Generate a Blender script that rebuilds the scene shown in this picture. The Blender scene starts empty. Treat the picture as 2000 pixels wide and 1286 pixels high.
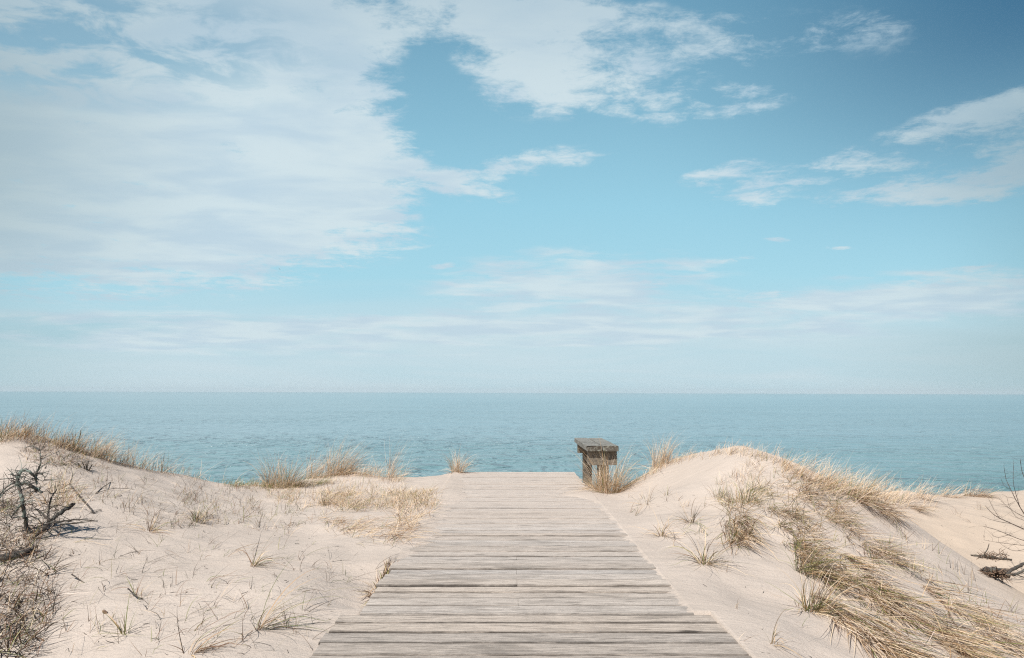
import bpy, math, random
import numpy as np
from mathutils import Vector, Matrix

random.seed(7)
rng = np.random.default_rng(11)
S = bpy.context.scene
COL = S.collection

# ------------------------------------------------------------------ camera
F = 1400.0                      # focal length in photograph pixels (2000 wide)
CAM_H = 1.15
PITCH = math.atan(124 / F)
YAW = math.atan(10 / F)
ROLL = math.radians(0.17)
camd = bpy.data.cameras.new("camera")
cam = bpy.data.objects.new("camera", camd)
COL.objects.link(cam)
S.camera = cam
camd.sensor_width = 36.0
camd.lens = F / 2000 * 36.0
camd.clip_start = 0.05
camd.clip_end = 100000
R = (Matrix.Rotation(-YAW, 3, 'Z') @ Matrix.Rotation(math.pi / 2 + PITCH, 3, 'X') @ Matrix.Rotation(ROLL, 3, 'Z'))
cam.matrix_world = Matrix.Translation((0, 0, CAM_H)) @ R.to_4x4()
RN = np.array(R)

# ------------------------------------------------------------------ sun and exposure
LIGHT = Vector((0.43, 0.60, -1.0)).normalized()      # the way the light travels
sund = bpy.data.lights.new("sun", 'SUN')
sund.energy = 5.0
sund.angle = math.radians(0.6)
sund.color = (1.0, 0.955, 0.89)
sun = bpy.data.objects.new("sun", sund)
COL.objects.link(sun)
sun.rotation_euler = LIGHT.to_track_quat('-Z', 'Y').to_euler()
sun.location = (-8, -10, 20)
SUN_EL = math.asin(-LIGHT.z)
SUN_ROT = math.atan2(-LIGHT.x, -LIGHT.y)
S.view_settings.view_transform = 'Standard'
S.view_settings.look = 'None'
S.view_settings.exposure = 0.38
S.view_settings.gamma = 1.0
S.cycles.use_denoising = False
S.cycles.filter_width = 1.2
S.cycles.sample_clamp_direct = 4.0
S.cycles.sample_clamp_indirect = 4.0
S.cycles.volume_bounces = 0


def ray(px, py):
    px = np.asarray(px, float); py = np.asarray(py, float)
    d = np.stack([(px - 1000) / F, -(py - 643) / F, -np.ones_like(px)], -1)
    return d @ RN.T


def P(px, py, D):
    d = ray(px, py)
    return np.array([0, 0, CAM_H]) + d * (np.asarray(D, float) / d[..., 1])[..., None]


def lin(r, g, b):
    f = lambda c: (c / 255) / 12.92 if c <= 10 else (((c / 255) + 0.055) / 1.055) ** 2.4
    return (f(r), f(g), f(b), 1.0)


# ------------------------------------------------------------------ node helper
class NT:
    def __init__(s, tree):
        s.t = tree
        s.n = tree.nodes
        s.n.clear()

    def add(s, typ, **kw):
        nd = s.n.new(typ)
        for k, v in kw.items():
            setattr(nd, k, v)
        return nd

    def put(s, sock, v):
        if isinstance(v, bpy.types.NodeSocket):
            s.t.links.new(v, sock)
        else:
            sock.default_value = v

    def m(s, op, a, b=None, c=None, clamp=False):
        nd = s.add('ShaderNodeMath', operation=op, use_clamp=clamp)
        s.put(nd.inputs[0], a)
        if b is not None: s.put(nd.inputs[1], b)
        if c is not None: s.put(nd.inputs[2], c)
        return nd.outputs[0]

    def vm(s, op, a, b=None):
        nd = s.add('ShaderNodeVectorMath', operation=op)
        s.put(nd.inputs[0], a)
        if b is not None: s.put(nd.inputs[1], b)
        return nd.outputs['Value'] if op in ('LENGTH', 'DOT_PRODUCT') else nd.outputs[0]

    def comb(s, x, y, z=0.0):
        nd = s.add('ShaderNodeCombineXYZ')
        for i, v in enumerate((x, y, z)): s.put(nd.inputs[i], v)
        return nd.outputs[0]

    def sep(s, v):
        nd = s.add('ShaderNodeSeparateXYZ'); s.put(nd.inputs[0], v)
        return nd.outputs

    def mapping(s, v, loc=(0, 0, 0), rot=(0, 0, 0), sc=(1, 1, 1), typ='POINT'):
        nd = s.add('ShaderNodeMapping', vector_type=typ)
        s.put(nd.inputs[0], v)
        nd.inputs[1].default_value = loc; nd.inputs[2].default_value = rot; nd.inputs[3].default_value = sc
        return nd.outputs[0]

    def noise(s, v, scale=5, detail=6, rough=0.55, dist=0.0, lac=2.0, out=0):
        nd = s.add('ShaderNodeTexNoise')
        s.put(nd.inputs['Vector'], v)
        nd.inputs['Scale'].default_value = scale; nd.inputs['Detail'].default_value = detail
        nd.inputs['Roughness'].default_value = rough; nd.inputs['Distortion'].default_value = dist
        nd.inputs['Lacunarity'].default_value = lac
        return nd.outputs[out]

    def rng(s, v, a, b, c=0.0, d=1.0, mode='SMOOTHSTEP'):
        nd = s.add('ShaderNodeMapRange', interpolation_type=mode)
        s.put(nd.inputs[0], v)
        for i, q in enumerate((a, b, c, d)): s.put(nd.inputs[i + 1], q)
        return nd.outputs[0]

    def mix(s, f, a, b, blend='MIX'):
        nd = s.add('ShaderNodeMix', data_type='RGBA', blend_type=blend)
        s.put(nd.inputs[0], f); s.put(nd.inputs[6], a); s.put(nd.inputs[7], b)
        return nd.outputs[2]

    def ramp(s, f, stops):
        nd = s.add('ShaderNodeValToRGB'); s.put(nd.inputs[0], f)
        el = nd.color_ramp.elements
        while len(el) > 1: el.remove(el[-1])
        el[0].position = stops[0][0]; el[0].color = stops[0][1]
        for p, c in stops[1:]:
            e = el.new(p); e.color = c
        return nd.outputs[0]


# ------------------------------------------------------------------ world: daylight sky with a cloud layer
W = bpy.data.worlds.new("World")
S.world = W
W.use_nodes = True
n = NT(W.node_tree)
out = n.add('ShaderNodeOutputWorld')
bg = n.add('ShaderNodeBackground')
bg.inputs[1].default_value = 0.1 / 2 ** 0.38
W.node_tree.links.new(bg.outputs[0], out.inputs[0])
sky = n.add('ShaderNodeTexSky', sky_type='NISHITA', sun_disc=False)
sky.sun_elevation = SUN_EL
sky.sun_rotation = SUN_ROT
sky.air_density = 1.0; sky.dust_density = 1.2; sky.ozone_density = 1.0
tc = n.add('ShaderNodeTexCoord')
X, Y, Z = n.sep(tc.outputs['Generated'])[:3]
Ya = n.m('MAXIMUM', n.m('ABSOLUTE', Y), 0.08)
u = n.m('DIVIDE', X, Ya)
v = n.m('DIVIDE', Z, Ya)
UV = n.comb(u, v)


def uv(px, py):
    d = ray(px, py)
    return float(d[0] / d[1]), float(d[2] / d[1])


# cloud-plane coordinates (a flat layer high above, streaks closing up towards the horizon)
q = n.m('ADD', v, 0.16)
plane = n.comb(n.m('DIVIDE', u, q), n.m('DIVIDE', 1.0, q))
warp = n.vm('SUBTRACT', n.noise(plane, 1.6, 4, 0.6, out=1), (0.5, 0.5, 0.5))
wk = n.m('MINIMUM', n.m('MAXIMUM', n.m('MULTIPLY', n.m('SUBTRACT', v, 0.04), 2.2), 0.10), 1.0)
warp_s = n.vm('MULTIPLY', warp, n.comb(n.m('MULTIPLY', wk, 0.13), n.m('MULTIPLY', wk, 0.075)))
warp2 = n.vm('SUBTRACT', n.noise(plane, 7.0, 4, 0.6, out=1), (0.5, 0.5, 0.5))
warp2s = n.vm('MULTIPLY', warp2, n.comb(n.m('MULTIPLY', wk, 0.06), n.m('MULTIPLY', wk, 0.035)))
UVw = n.vm('ADD', n.vm('ADD', UV, warp_s), warp2s)


def blob(px, py, rx, ry, ang=0.0, amp=1.0, hard=0.35, src=None):
    """a cloud patch: centre and half sizes given as seen, angle in degrees (up to the right positive)"""
    cu, cv = uv(px, py)
    mp = n.mapping(src or UVw, (cu, cv, 0), (0, 0, math.radians(ang)), (rx / F, ry / F, 1), 'TEXTURE')
    return n.rng(n.vm('LENGTH', mp), 1.0, hard, 0.0, amp)


def add_all(lst):
    t = lst[0]
    for k in lst[1:]: t = n.m('ADD', t, k)
    return t


def poly(pts, soft):
    """signed inside distance of a convex outline (clockwise as seen), softened"""
    L = None
    uvs = [uv(*p) for p in pts]
    for a, b in zip(uvs[:-1], uvs[1:]):
        ex, ey = b[0] - a[0], b[1] - a[1]
        ln = math.hypot(ex, ey)
        nx, ny = ey / ln, -ex / ln
        d = n.m('ADD', n.vm('DOT_PRODUCT', UVw, (nx, ny, 0)), -(nx * a[0] + ny * a[1]))
        L = d if L is None else n.m('MINIMUM', L, d)
    return n.rng(L, -soft, soft, 0.0, 1.0)


big = poly([(650, -400), (735, 110), (905, 340), (910, 410), (620, 498), (400, 552), (-600, 512)], 0.06)
thick = [
    n.m('MULTIPLY', big, 1.25),
    blob(1030, 60, 230, 210, -35, 1.05, 0.1), blob(1130, 175, 280, 75, -6, 0.6, 0.0), blob(930, 10, 190, 70, 0, 0.6, 0.0),
    blob(1330, 95, 270, 110, 12, 0.70, 0.0), blob(1620, 60, 360, 90, 8, 0.24, 0.0), blob(1200, 30, 200, 60, 0, 0.5, 0.0),
    blob(1380, 205, 260, 52, 10, 0.58, 0.0),
    blob(870, 345, 190, 55, -20, 0.8, 0.0), blob(1010, 325, 240, 44, 9, 0.68, 0.0), blob(790, 40, 230, 100, 10, 0.75, 0.0),
    blob(1900, 226, 250, 48, 17, 0.85, 0.0), blob(2040, 195, 220, 52, 12, 0.6, 0.0), blob(1960, 290, 280, 90, 14, 0.52, 0.0),
    blob(1790, 376, 290, 36, 5, 0.80, 0.0), blob(1970, 335, 240, 52, 17, 0.7, 0.0),
    blob(1410, 336, 140, 26, 14, 0.62, 0.0), blob(1460, 380, 130, 28, -3, 0.72, 0.0),
    blob(1560, 340, 220, 48, 9, 0.46, 0.0), blob(1690, 318, 190, 44, -8, 0.50, 0.0),
    blob(1120, 522, 210, 30, 1, 0.6, 0.0), blob(1400, 512, 150, 14, 4, 0.45, 0.0), blob(1235, 558, 210, 19, 4, 0.72, 0.0), blob(940, 575, 170, 18, 2, 0.65, 0.0),
    blob(1520, 580, 190, 22, 0, 0.6, 0.0), blob(1840, 570, 320, 48, 4, 0.85, 0.0),
    blob(870, 520, 50, 8, 0, 0.6, 0.0), blob(640, 623, 170, 14, 0, 0.65, 0.0),
    blob(1900, 524, 120, 11, 1, 0.5, 0.0), blob(1640, 484, 70, 9, -3, 0.5, 0.0), blob(1515, 467, 45, 8, 0, 0.5, 0.0),
]
D = add_all(thick)
fb = n.noise(n.mapping(plane, sc=(1.0, 1.3, 1)), 3.2, 9, 0.62, 0.25)
fb2 = n.noise(n.mapping(plane, rot=(0, 0, 0.35), sc=(1.6, 5.0, 1)), 2.6, 7, 0.6, 0.3)
nz = n.m('ADD', n.m('MULTIPLY', n.m('SUBTRACT', fb, 0.5), 1.5), n.m('MULTIPLY', n.m('SUBTRACT', fb2, 0.5), 0.9))
fb3 = n.noise(n.mapping(plane, sc=(1.0, 1.4, 1)), 11.0, 8, 0.74, 0.3)
nz = n.m('ADD', nz, n.m('MULTIPLY', n.m('SUBTRACT', fb3, 0.5), 1.5))
nz = n.m('MULTIPLY', nz, 1.35)
gate = n.rng(D, 0.02, 0.22, 0, 1)
dens = n.m('MULTIPLY', n.rng(n.m('ADD', D, nz), 0.08, 0.92, 0, 1), gate)
zen = n.m('MAXIMUM', n.rng(v, 0.56, 1.1), n.rng(Y, 0.25, -0.25))
# gaps in the thin part of the great cloud, upper left
gap = blob(100, 60, 720, 190, -6, 1.0, 0.3, UV)
gapn = n.noise(n.mapping(plane, sc=(1.0, 1.5, 1)), 6.5, 7, 0.62, 0.4)
gapm = n.m('MULTIPLY', gap, n.rng(gapn, 0.40, 0.60, 0, 0.75))
dens = n.m('MULTIPLY', dens, n.m('SUBTRACT', 1.0, gapm))
dens = n.m('MULTIPLY', dens, n.m('SUBTRACT', 1.0, n.m('MULTIPLY', zen, 0.75)))

# clear sky: physical sky, graded to the teal of the photograph
ramp = n.ramp(n.m('MULTIPLY', v, 1.6), [
    (0.0, lin(182, 211, 220)), (0.06, lin(190, 217, 227)), (0.15, lin(184, 221, 234)), (0.26, lin(170, 221, 237)),
    (0.42, lin(158, 214, 234)), (0.62, lin(140, 194, 217)), (0.82, lin(122, 174, 200)), (1.0, lin(104, 158, 188))])
deep = blob(2130, -90, 1080, 600, 25, 1.0, 0.0, UV)
ramp = n.mix(n.m('MULTIPLY', deep, 0.80), ramp, lin(32, 92, 130))
edge = n.m('ADD', blob(2250, 480, 520, 560, 0, 0.55, 0.0, UV), blob(-350, 560, 560, 520, 0, 0.5, 0.0, UV))
ramp = n.mix(edge, ramp, lin(112, 155, 168))
ramp = n.mix(n.m('MULTIPLY', zen, 0.9), ramp, lin(34, 78, 122))  # unseen sky overhead and behind darkened to cut fill light
ten = n.mix(1.0, ramp, (10, 10, 10, 1), 'MULTIPLY')
ten.node.clamp_result = False
skyc = n.mix(0.88, sky.outputs[0], ten)
# low haze bank towards the horizon with soft streaks
hz_n = n.noise(n.mapping(UV, rot=(0, 0, 0.03), sc=(1.5, 15, 1)), 2.0, 7, 0.55, 0.6)
hzm = n.m('MULTIPLY', n.rng(n.m('ADD', v, n.m('MULTIPLY', n.m('SUBTRACT', hz_n, 0.5), 0.12)), 0.165, 0.05, 0, 1), 0.85)
hcol = n.mix(n.rng(hz_n, 0.3, 0.7), lin(192, 220, 230), lin(205, 224, 232))
# blue grey layer low on the left
ln = blob(150, 640, 560, 36, 0, 1.0, 0.5)
hcol = n.mix(n.m('MULTIPLY', ln, 0.6), hcol, lin(163, 202, 216))
hcol = n.mix(blob(-100, 690, 500, 300, 0, 0.55, 0.0, UV), hcol, lin(158, 192, 200))
hcol = n.mix(blob(2150, 690, 640, 330, 0, 0.75, 0.0, UV), hcol, lin(156, 184, 190))
hten = n.mix(1.0, hcol, (10, 10, 10, 1), 'MULTIPLY')
skyc = n.mix(n.m('MAXIMUM', hzm, n.m('MULTIPLY', ln, 0.6)), skyc, hten)
# wide translucent streaks low over the sea
sg = add_all([blob(1120, 550, 430, 95, 3, 1.0, 0.0), blob(1760, 590, 560, 85, 4, 1.1, 0.0), blob(1000, 650, 1100, 70, 2, 0.8, 0.1), blob(300, 640, 700, 60, 0, 0.6, 0.1)])
s1 = n.noise(n.mapping(UVw, loc=(3.1, 1.7, 0), rot=(0, 0, -0.05), sc=(2.1, 19, 1)), 1.6, 8, 0.62, 0.5)
s2 = n.noise(n.mapping(UVw, loc=(7.1, 4.7, 0), rot=(0, 0, -0.03), sc=(6, 40, 1)), 1.6, 6, 0.62, 0.4)
sm_ = n.rng(n.m('ADD', n.m('MULTIPLY', sg, 0.42), n.m('ADD', n.m('MULTIPLY', n.m('SUBTRACT', s1, 0.5), 1.5), n.m('MULTIPLY', n.m('SUBTRACT', s2, 0.5), 0.7))), 0.02, 0.42, 0, 0.95)
dens = n.m('MAXIMUM', dens, n.m('MULTIPLY', sm_, n.rng(sg, 0.03, 0.4)))
# clouds
cn = n.noise(n.mapping(plane, sc=(0.8, 1.6, 1)), 3.0, 7, 0.55, 0.3)
ccol = n.mix(n.rng(cn, 0.36, 0.64), lin(194, 215, 228), lin(212, 228, 234))
ccol = n.mix(blob(-250, 250, 800, 700, 0, 0.85, 0.0, UV), ccol, lin(152, 174, 182))
ccol = n.mix(n.rng(v, 0.38, 0.62, 0, 0.45), ccol, lin(158, 184, 200))
ccol = n.mix(blob(2150, 300, 700, 480, 0, 0.8, 0.0, UV), ccol, lin(140, 170, 184))
cten = n.mix(1.0, ccol, (10, 10, 10, 1), 'MULTIPLY')
fin = n.mix(n.m('MULTIPLY', dens, 0.94), skyc, cten)
n.put(bg.inputs[0], fin)

# ------------------------------------------------------------------ materials
def material(name):
    m = bpy.data.materials.new(name); m.use_nodes = True
    t = NT(m.node_tree)
    o = t.add('ShaderNodeOutputMaterial')
    b = t.add('ShaderNodeBsdfPrincipled')
    m.node_tree.links.new(b.outputs[0], o.inputs[0])
    return m, t, b, o


def bump(t, h, dist, strength=1.0, normal=None):
    b = t.add('ShaderNodeBump')
    b.inputs['Strength'].default_value = strength
    b.inputs['Distance'].default_value = dist
    t.put(b.inputs['Height'], h)
    if normal is not None: t.put(b.inputs['Normal'], normal)
    return b.outputs[0]


def mat_sand():
    m, t, b, o = material("sand")
    co = t.add('ShaderNodeTexCoord').outputs['Object']
    a = t.noise(co, 0.9, 5, 0.6)
    g = t.noise(co, 170, 3, 0.7)
    mid = t.noise(t.mapping(co, rot=(0, 0, 0.6), sc=(1, 2.2, 1)), 9, 5, 0.6)
    c = t.mix(t.rng(a, 0.3, 0.7), (0.445, 0.382, 0.33, 1), (0.51, 0.438, 0.38, 1))
    c = t.mix(t.rng(g, 0.35, 0.72, 0, 0.42), c, (0.31, 0.255, 0.21, 1))
    c = t.mix(t.rng(mid, 0.55, 0.75, 0, 0.20), c, (0.35, 0.295, 0.25, 1))
    # yellower sand in the hollow
    x, y, z = t.sep(co)[:3]
    low = t.m('MULTIPLY', t.rng(z, -0.35, -0.75), t.rng(x, 3.0, 4.6))
    c = t.mix(t.m('MULTIPLY', low, 0.55), c, (0.46, 0.36, 0.265, 1))
    t.put(b.inputs['Base Color'], c)
    b.inputs['Roughness'].default_value = 0.95
    b.inputs['Specular IOR Level'].default_value = 0.15
    rp = t.noise(t.mapping(co, rot=(0, 0, 0.5), sc=(1.0, 1.8, 1)), 3.2, 6, 0.62)
    n1 = bump(t, rp, 0.024)
    n2 = bump(t, t.noise(co, 45, 4, 0.7), 0.006, 1.0, n1)
    n3 = bump(t, g, 0.0022, 1.0, n2)
    t.put(b.inputs['Normal'], n3)
    return m


def mat_wood(name, light, mid, dark, dust=0.0, sx=1.3, sy=26.0, lich=0.0):
    m, t, b, o = material(name)
    co = t.add('ShaderNodeTexCoord').outputs['Object']
    at = t.add('ShaderNodeAttribute', attribute_name='tint')
    tint = at.outputs['Color']
    tr, tg, tb = t.sep(tint)[:3]
    off = t.comb(t.m('MULTIPLY', tr, 37.0), t.m('MULTIPLY', tg, 11.0), t.m('MULTIPLY', tb, 19.0))
    p = t.vm('ADD', co, off)
    gr = t.noise(t.mapping(p, sc=(sx, sy, sy)), 2.2, 9, 0.68, 0.7)
    gr2 = t.noise(t.mapping(p, sc=(sx * 0.8, sy * 3.5, sy * 3.5)), 2.5, 5, 0.7, 0.3)
    bl = t.noise(t.mapping(p, sc=(1.0, 4.0, 4.0)), 1.7, 5, 0.6)
    c = t.mix(t.rng(gr, 0.34, 0.66), mid, light)
    c = t.mix(t.rng(gr2, 0.52, 0.68, 0, 0.7), c, dark)
    c = t.mix(t.rng(gr, 0.45, 0.30, 0, 0.75), c, dark)
    c = t.mix(t.rng(bl, 0.53, 0.68, 0, 0.6), c, tuple(0.5 * q for q in mid[:3]) + (1,))
    c = t.mix(t.rng(bl, 0.42, 0.30, 0, 0.5), c, tuple(min(1.12 * q, 0.8) for q in light[:3]) + (1,))
    # knots
    vo = t.add('ShaderNodeTexVoronoi'); t.put(vo.inputs['Vector'], t.mapping(p, sc=(1.6, 6.0, 6.0))); vo.inputs['Scale'].default_value = 1.0
    kn = t.rng(t.m('ADD', vo.outputs['Distance'], t.m('MULTIPLY', gr, 0.12)), 0.20, 0.10, 0, 0.85)
    c = t.mix(kn, c, tuple(0.45 * q for q in dark[:3]) + (1,))
    # each plank weathers to a tone of its own
    val = t.m('ADD', 0.84, t.m('MULTIPLY', tr, 0.22))
    hs = t.add('ShaderNodeHueSaturation'); t.put(hs.inputs['Value'], val); t.put(hs.inputs['Color'], c)
    t.put(hs.inputs['Saturation'], t.m('ADD', 0.75, t.m('MULTIPLY', tb, 0.5)))
    c = hs.outputs[0]
    # dirt settled along the board edges, patchy
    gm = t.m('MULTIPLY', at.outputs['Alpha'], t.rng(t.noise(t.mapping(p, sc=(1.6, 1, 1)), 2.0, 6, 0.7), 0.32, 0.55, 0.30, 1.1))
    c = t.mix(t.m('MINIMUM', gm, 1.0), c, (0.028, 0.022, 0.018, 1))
    if dust:
        x, y, z = t.sep(co)[:3]
        dn = t.noise(t.mapping(co, sc=(0.8, 3, 3)), 3.0, 7, 0.7)
        dm = t.m('ADD', t.rng(y, 3.9, 7.4, 0, 0.60, 'LINEAR'), t.m('MULTIPLY', t.m('SUBTRACT', dn, 0.5), 1.4))
        c = t.mix(t.m('MULTIPLY', t.rng(dm, 0.0, 0.8), dust), c, (0.50, 0.43, 0.375, 1))
    if lich:
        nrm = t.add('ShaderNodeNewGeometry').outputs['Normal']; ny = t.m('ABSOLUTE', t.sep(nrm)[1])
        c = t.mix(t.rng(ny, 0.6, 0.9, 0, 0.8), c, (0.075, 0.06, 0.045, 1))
        l = t.rng(t.noise(co, 38, 5, 0.75), 0.50, 0.62, 0, lich)
        c = t.mix(l, c, (0.40, 0.405, 0.345, 1))
    t.put(b.inputs['Base Color'], c)
    b.inputs['Roughness'].default_value = 0.85
    b.inputs['Specular IOR Level'].default_value = 0.25
    h = t.m('SUBTRACT', t.m('ADD', t.m('MULTIPLY', gr, 0.7), t.m('MULTIPLY', gr2, -0.8)), t.m('MULTIPLY', kn, 0.3))
    t.put(b.inputs['Normal'], bump(t, h, 0.010))
    return m


def mat_attr(name, rough=0.75, trans=0.25):
    m, t, b, o = material(name)
    at = t.add('ShaderNodeAttribute', attribute_name='tint')
    t.put(b.inputs['Base Color'], at.outputs['Color'])
    b.inputs['Roughness'].default_value = rough
    b.inputs['Specular IOR Level'].default_value = 0.25
    if trans:
        tr = t.add('ShaderNodeBsdfTranslucent'); t.put(tr.inputs[0], at.outputs['Color'])
        mx = t.add('ShaderNodeMixShader'); mx.inputs[0].default_value = trans
        m.node_tree.links.new(b.outputs[0], mx.inputs[1]); m.node_tree.links.new(tr.outputs[0], mx.inputs[2])
        m.node_tree.links.new(mx.outputs[0], o.inputs[0])
    return m


def mat_bark(name, a, bcol, lich=None, amt=0.5):
    m, t, b, o = material(name)
    co = t.add('ShaderNodeTexCoord').outputs['Object']
    c = t.mix(t.rng(t.noise(co, 30, 6, 0.7), 0.35, 0.65), a, bcol)
    if lich:
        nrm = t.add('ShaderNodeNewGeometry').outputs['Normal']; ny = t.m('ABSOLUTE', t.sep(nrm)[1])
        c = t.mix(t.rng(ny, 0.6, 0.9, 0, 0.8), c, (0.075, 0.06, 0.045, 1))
        c = t.mix(t.rng(t.noise(co, 22, 5, 0.7), 0.48, 0.58, 0, amt), c, lich)
    t.put(b.inputs['Base Color'], c)
    b.inputs['Roughness'].default_value = 0.9
    t.put(b.inputs['Normal'], bump(t, t.noise(co, 70, 5, 0.7), 0.008))
    return m


def mat_sea():
    m, t, b, o = material("sea_water")
    co = t.add('ShaderNodeTexCoord').outputs['Object']
    x, y, z = t.sep(co)[:3]
    view_dist = t.rng(y, 36, 120)
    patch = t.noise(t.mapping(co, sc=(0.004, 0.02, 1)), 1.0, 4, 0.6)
    c = t.mix(view_dist, (0.09, 0.19, 0.20, 1), (0.165, 0.26, 0.295, 1))  # greener inshore; paler far out, distance haze put into the colour
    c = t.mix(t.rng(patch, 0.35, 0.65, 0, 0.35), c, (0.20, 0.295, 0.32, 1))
    t.put(b.inputs['Base Color'], c)
    b.inputs['Roughness'].default_value = 0.22
    b.inputs['IOR'].default_value = 1.33
    w1 = t.noise(t.mapping(co, rot=(0, 0, 0.10), sc=(0.07, 0.11, 1)), 1.0, 2, 0.5, 0.5)
    w2 = t.noise(t.mapping(co, rot=(0, 0, -0.12), sc=(0.34, 0.36, 1)), 1.0, 3, 0.55, 0.6)
    w3 = t.noise(t.mapping(co, rot=(0, 0, 0.2), sc=(1.3, 1.3, 1)), 1.0, 3, 0.6, 0.4)
    fade = t.rng(t.m('LOGARITHM', y, 10.0), 1.65, 3.0, 1.0, 0.05, 'LINEAR')
    wind = t.rng(t.noise(t.mapping(co, rot=(0, 0, 0.2), sc=(0.012, 0.03, 1)), 1.0, 4, 0.6, 0.5), 0.3, 0.7, 0.45, 1.35)
    fade = t.m('MULTIPLY', fade, wind)
    w1 = t.m('MULTIPLY', w1, fade); w3 = t.m('MULTIPLY', w3, fade)
    ridge = t.m('POWER', t.rng(w2, 0.25, 0.75, 0, 1, 'LINEAR'), 1.8)
    nn = bump(t, w1, 1.8)
    nn = bump(t, t.m('MULTIPLY', ridge, fade), 1.5, 1.0, nn)
    nn = bump(t, w3, 0.20, 1.0, nn)
    t.put(b.inputs['Normal'], nn)
    return m


M_SAND = mat_sand()
M_DECK = mat_wood("weathered_planks", (0.60, 0.53, 0.468, 1), (0.42, 0.368, 0.322, 1), (0.11, 0.092, 0.075, 1), dust=0.86, sx=2.6, sy=30.0)
M_JOIST = mat_wood("damp_timber", (0.20, 0.17, 0.14, 1), (0.14, 0.12, 0.10, 1), (0.05, 0.04, 0.035, 1))
M_BTOP = mat_wood("lichen_planks", (0.27, 0.26, 0.23, 1), (0.14, 0.132, 0.118, 1), (0.04, 0.036, 0.032, 1), lich=0.55)
M_BSUP = mat_wood("pale_timber", (0.25, 0.21, 0.155, 1), (0.14, 0.118, 0.092, 1), (0.12, 0.09, 0.07, 1), sx=9, sy=14)
M_GRASS = mat_attr("dry_blades", 0.75, 0.38)
M_TWIG = mat_attr("twigs", 0.9, 0.0)
M_BARK = mat_bark("lichen_bark", (0.03, 0.026, 0.024, 1), (0.11, 0.095, 0.085, 1), (0.24, 0.30, 0.26, 1), 0.7)
M_DARK = mat_bark("dark_bark", (0.022, 0.018, 0.016, 1), (0.09, 0.07, 0.06, 1), (0.20, 0.22, 0.19, 1), 0.25)
M_STEM = mat_bark("bare_stems", (0.045, 0.032, 0.028, 1), (0.11, 0.08, 0.065, 1))
M_ROOT = mat_bark("brown_roots", (0.10, 0.06, 0.04, 1), (0.27, 0.18, 0.12, 1))
M_SEA = mat_sea()


# ------------------------------------------------------------------ mesh helper
def mesh(name, V, Fq, mat, parent=None, smooth=False, tint=None):
    me = bpy.data.meshes.new(name)
    V = np.asarray(V, np.float32)
    if isinstance(Fq, np.ndarray):
        k = Fq.shape[1]
        me.vertices.add(len(V)); me.vertices.foreach_set('co', V.ravel())
        me.loops.add(Fq.size); me.loops.foreach_set('vertex_index', Fq.astype(np.int32).ravel())
        me.polygons.add(len(Fq))
        me.polygons.foreach_set('loop_start', np.arange(0, Fq.size, k, dtype=np.int32))
        me.polygons.foreach_set('loop_total', np.full(len(Fq), k, np.int32))
        me.update(calc_edges=True)
    else:
        me.from_pydata([tuple(map(float, p)) for p in V], [], Fq)
        me.update()
    if smooth:
        me.polygons.foreach_set('use_smooth', np.ones(len(me.polygons), bool))
    if tint is not None:
        a = me.color_attributes.new('tint', 'FLOAT_COLOR', 'POINT')
        tint = np.asarray(tint); c = np.zeros((len(V), 4), np.float32); c[:, :tint.shape[1]] = tint
        a.data.foreach_set('color', c.ravel())
    me.materials.append(mat)
    o = bpy.data.objects.new(name, me)
    COL.objects.link(o)
    if parent is not None: o.parent = parent
    return o


def tag(o, label=None, cat=None, group=None, kind=None):
    if label: o['label'] = label
    if cat: o['category'] = cat
    if group: o['group'] = group
    if kind: o['kind'] = kind
    return o


def empty(name, loc=(0, 0, 0)):
    o = bpy.data.objects.new(name, None); COL.objects.link(o); o.location = loc
    o.empty_display_size = 0.1
    return o


# ------------------------------------------------------------------ terrain
DX0, DX1 = -0.76, 0.985          # main deck, left and right edge
WX0, WX1 = -0.855, 1.075         # wide front deck
YSTEP, YEND = 3.86, 10.62
DECK_T = 0.042

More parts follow.
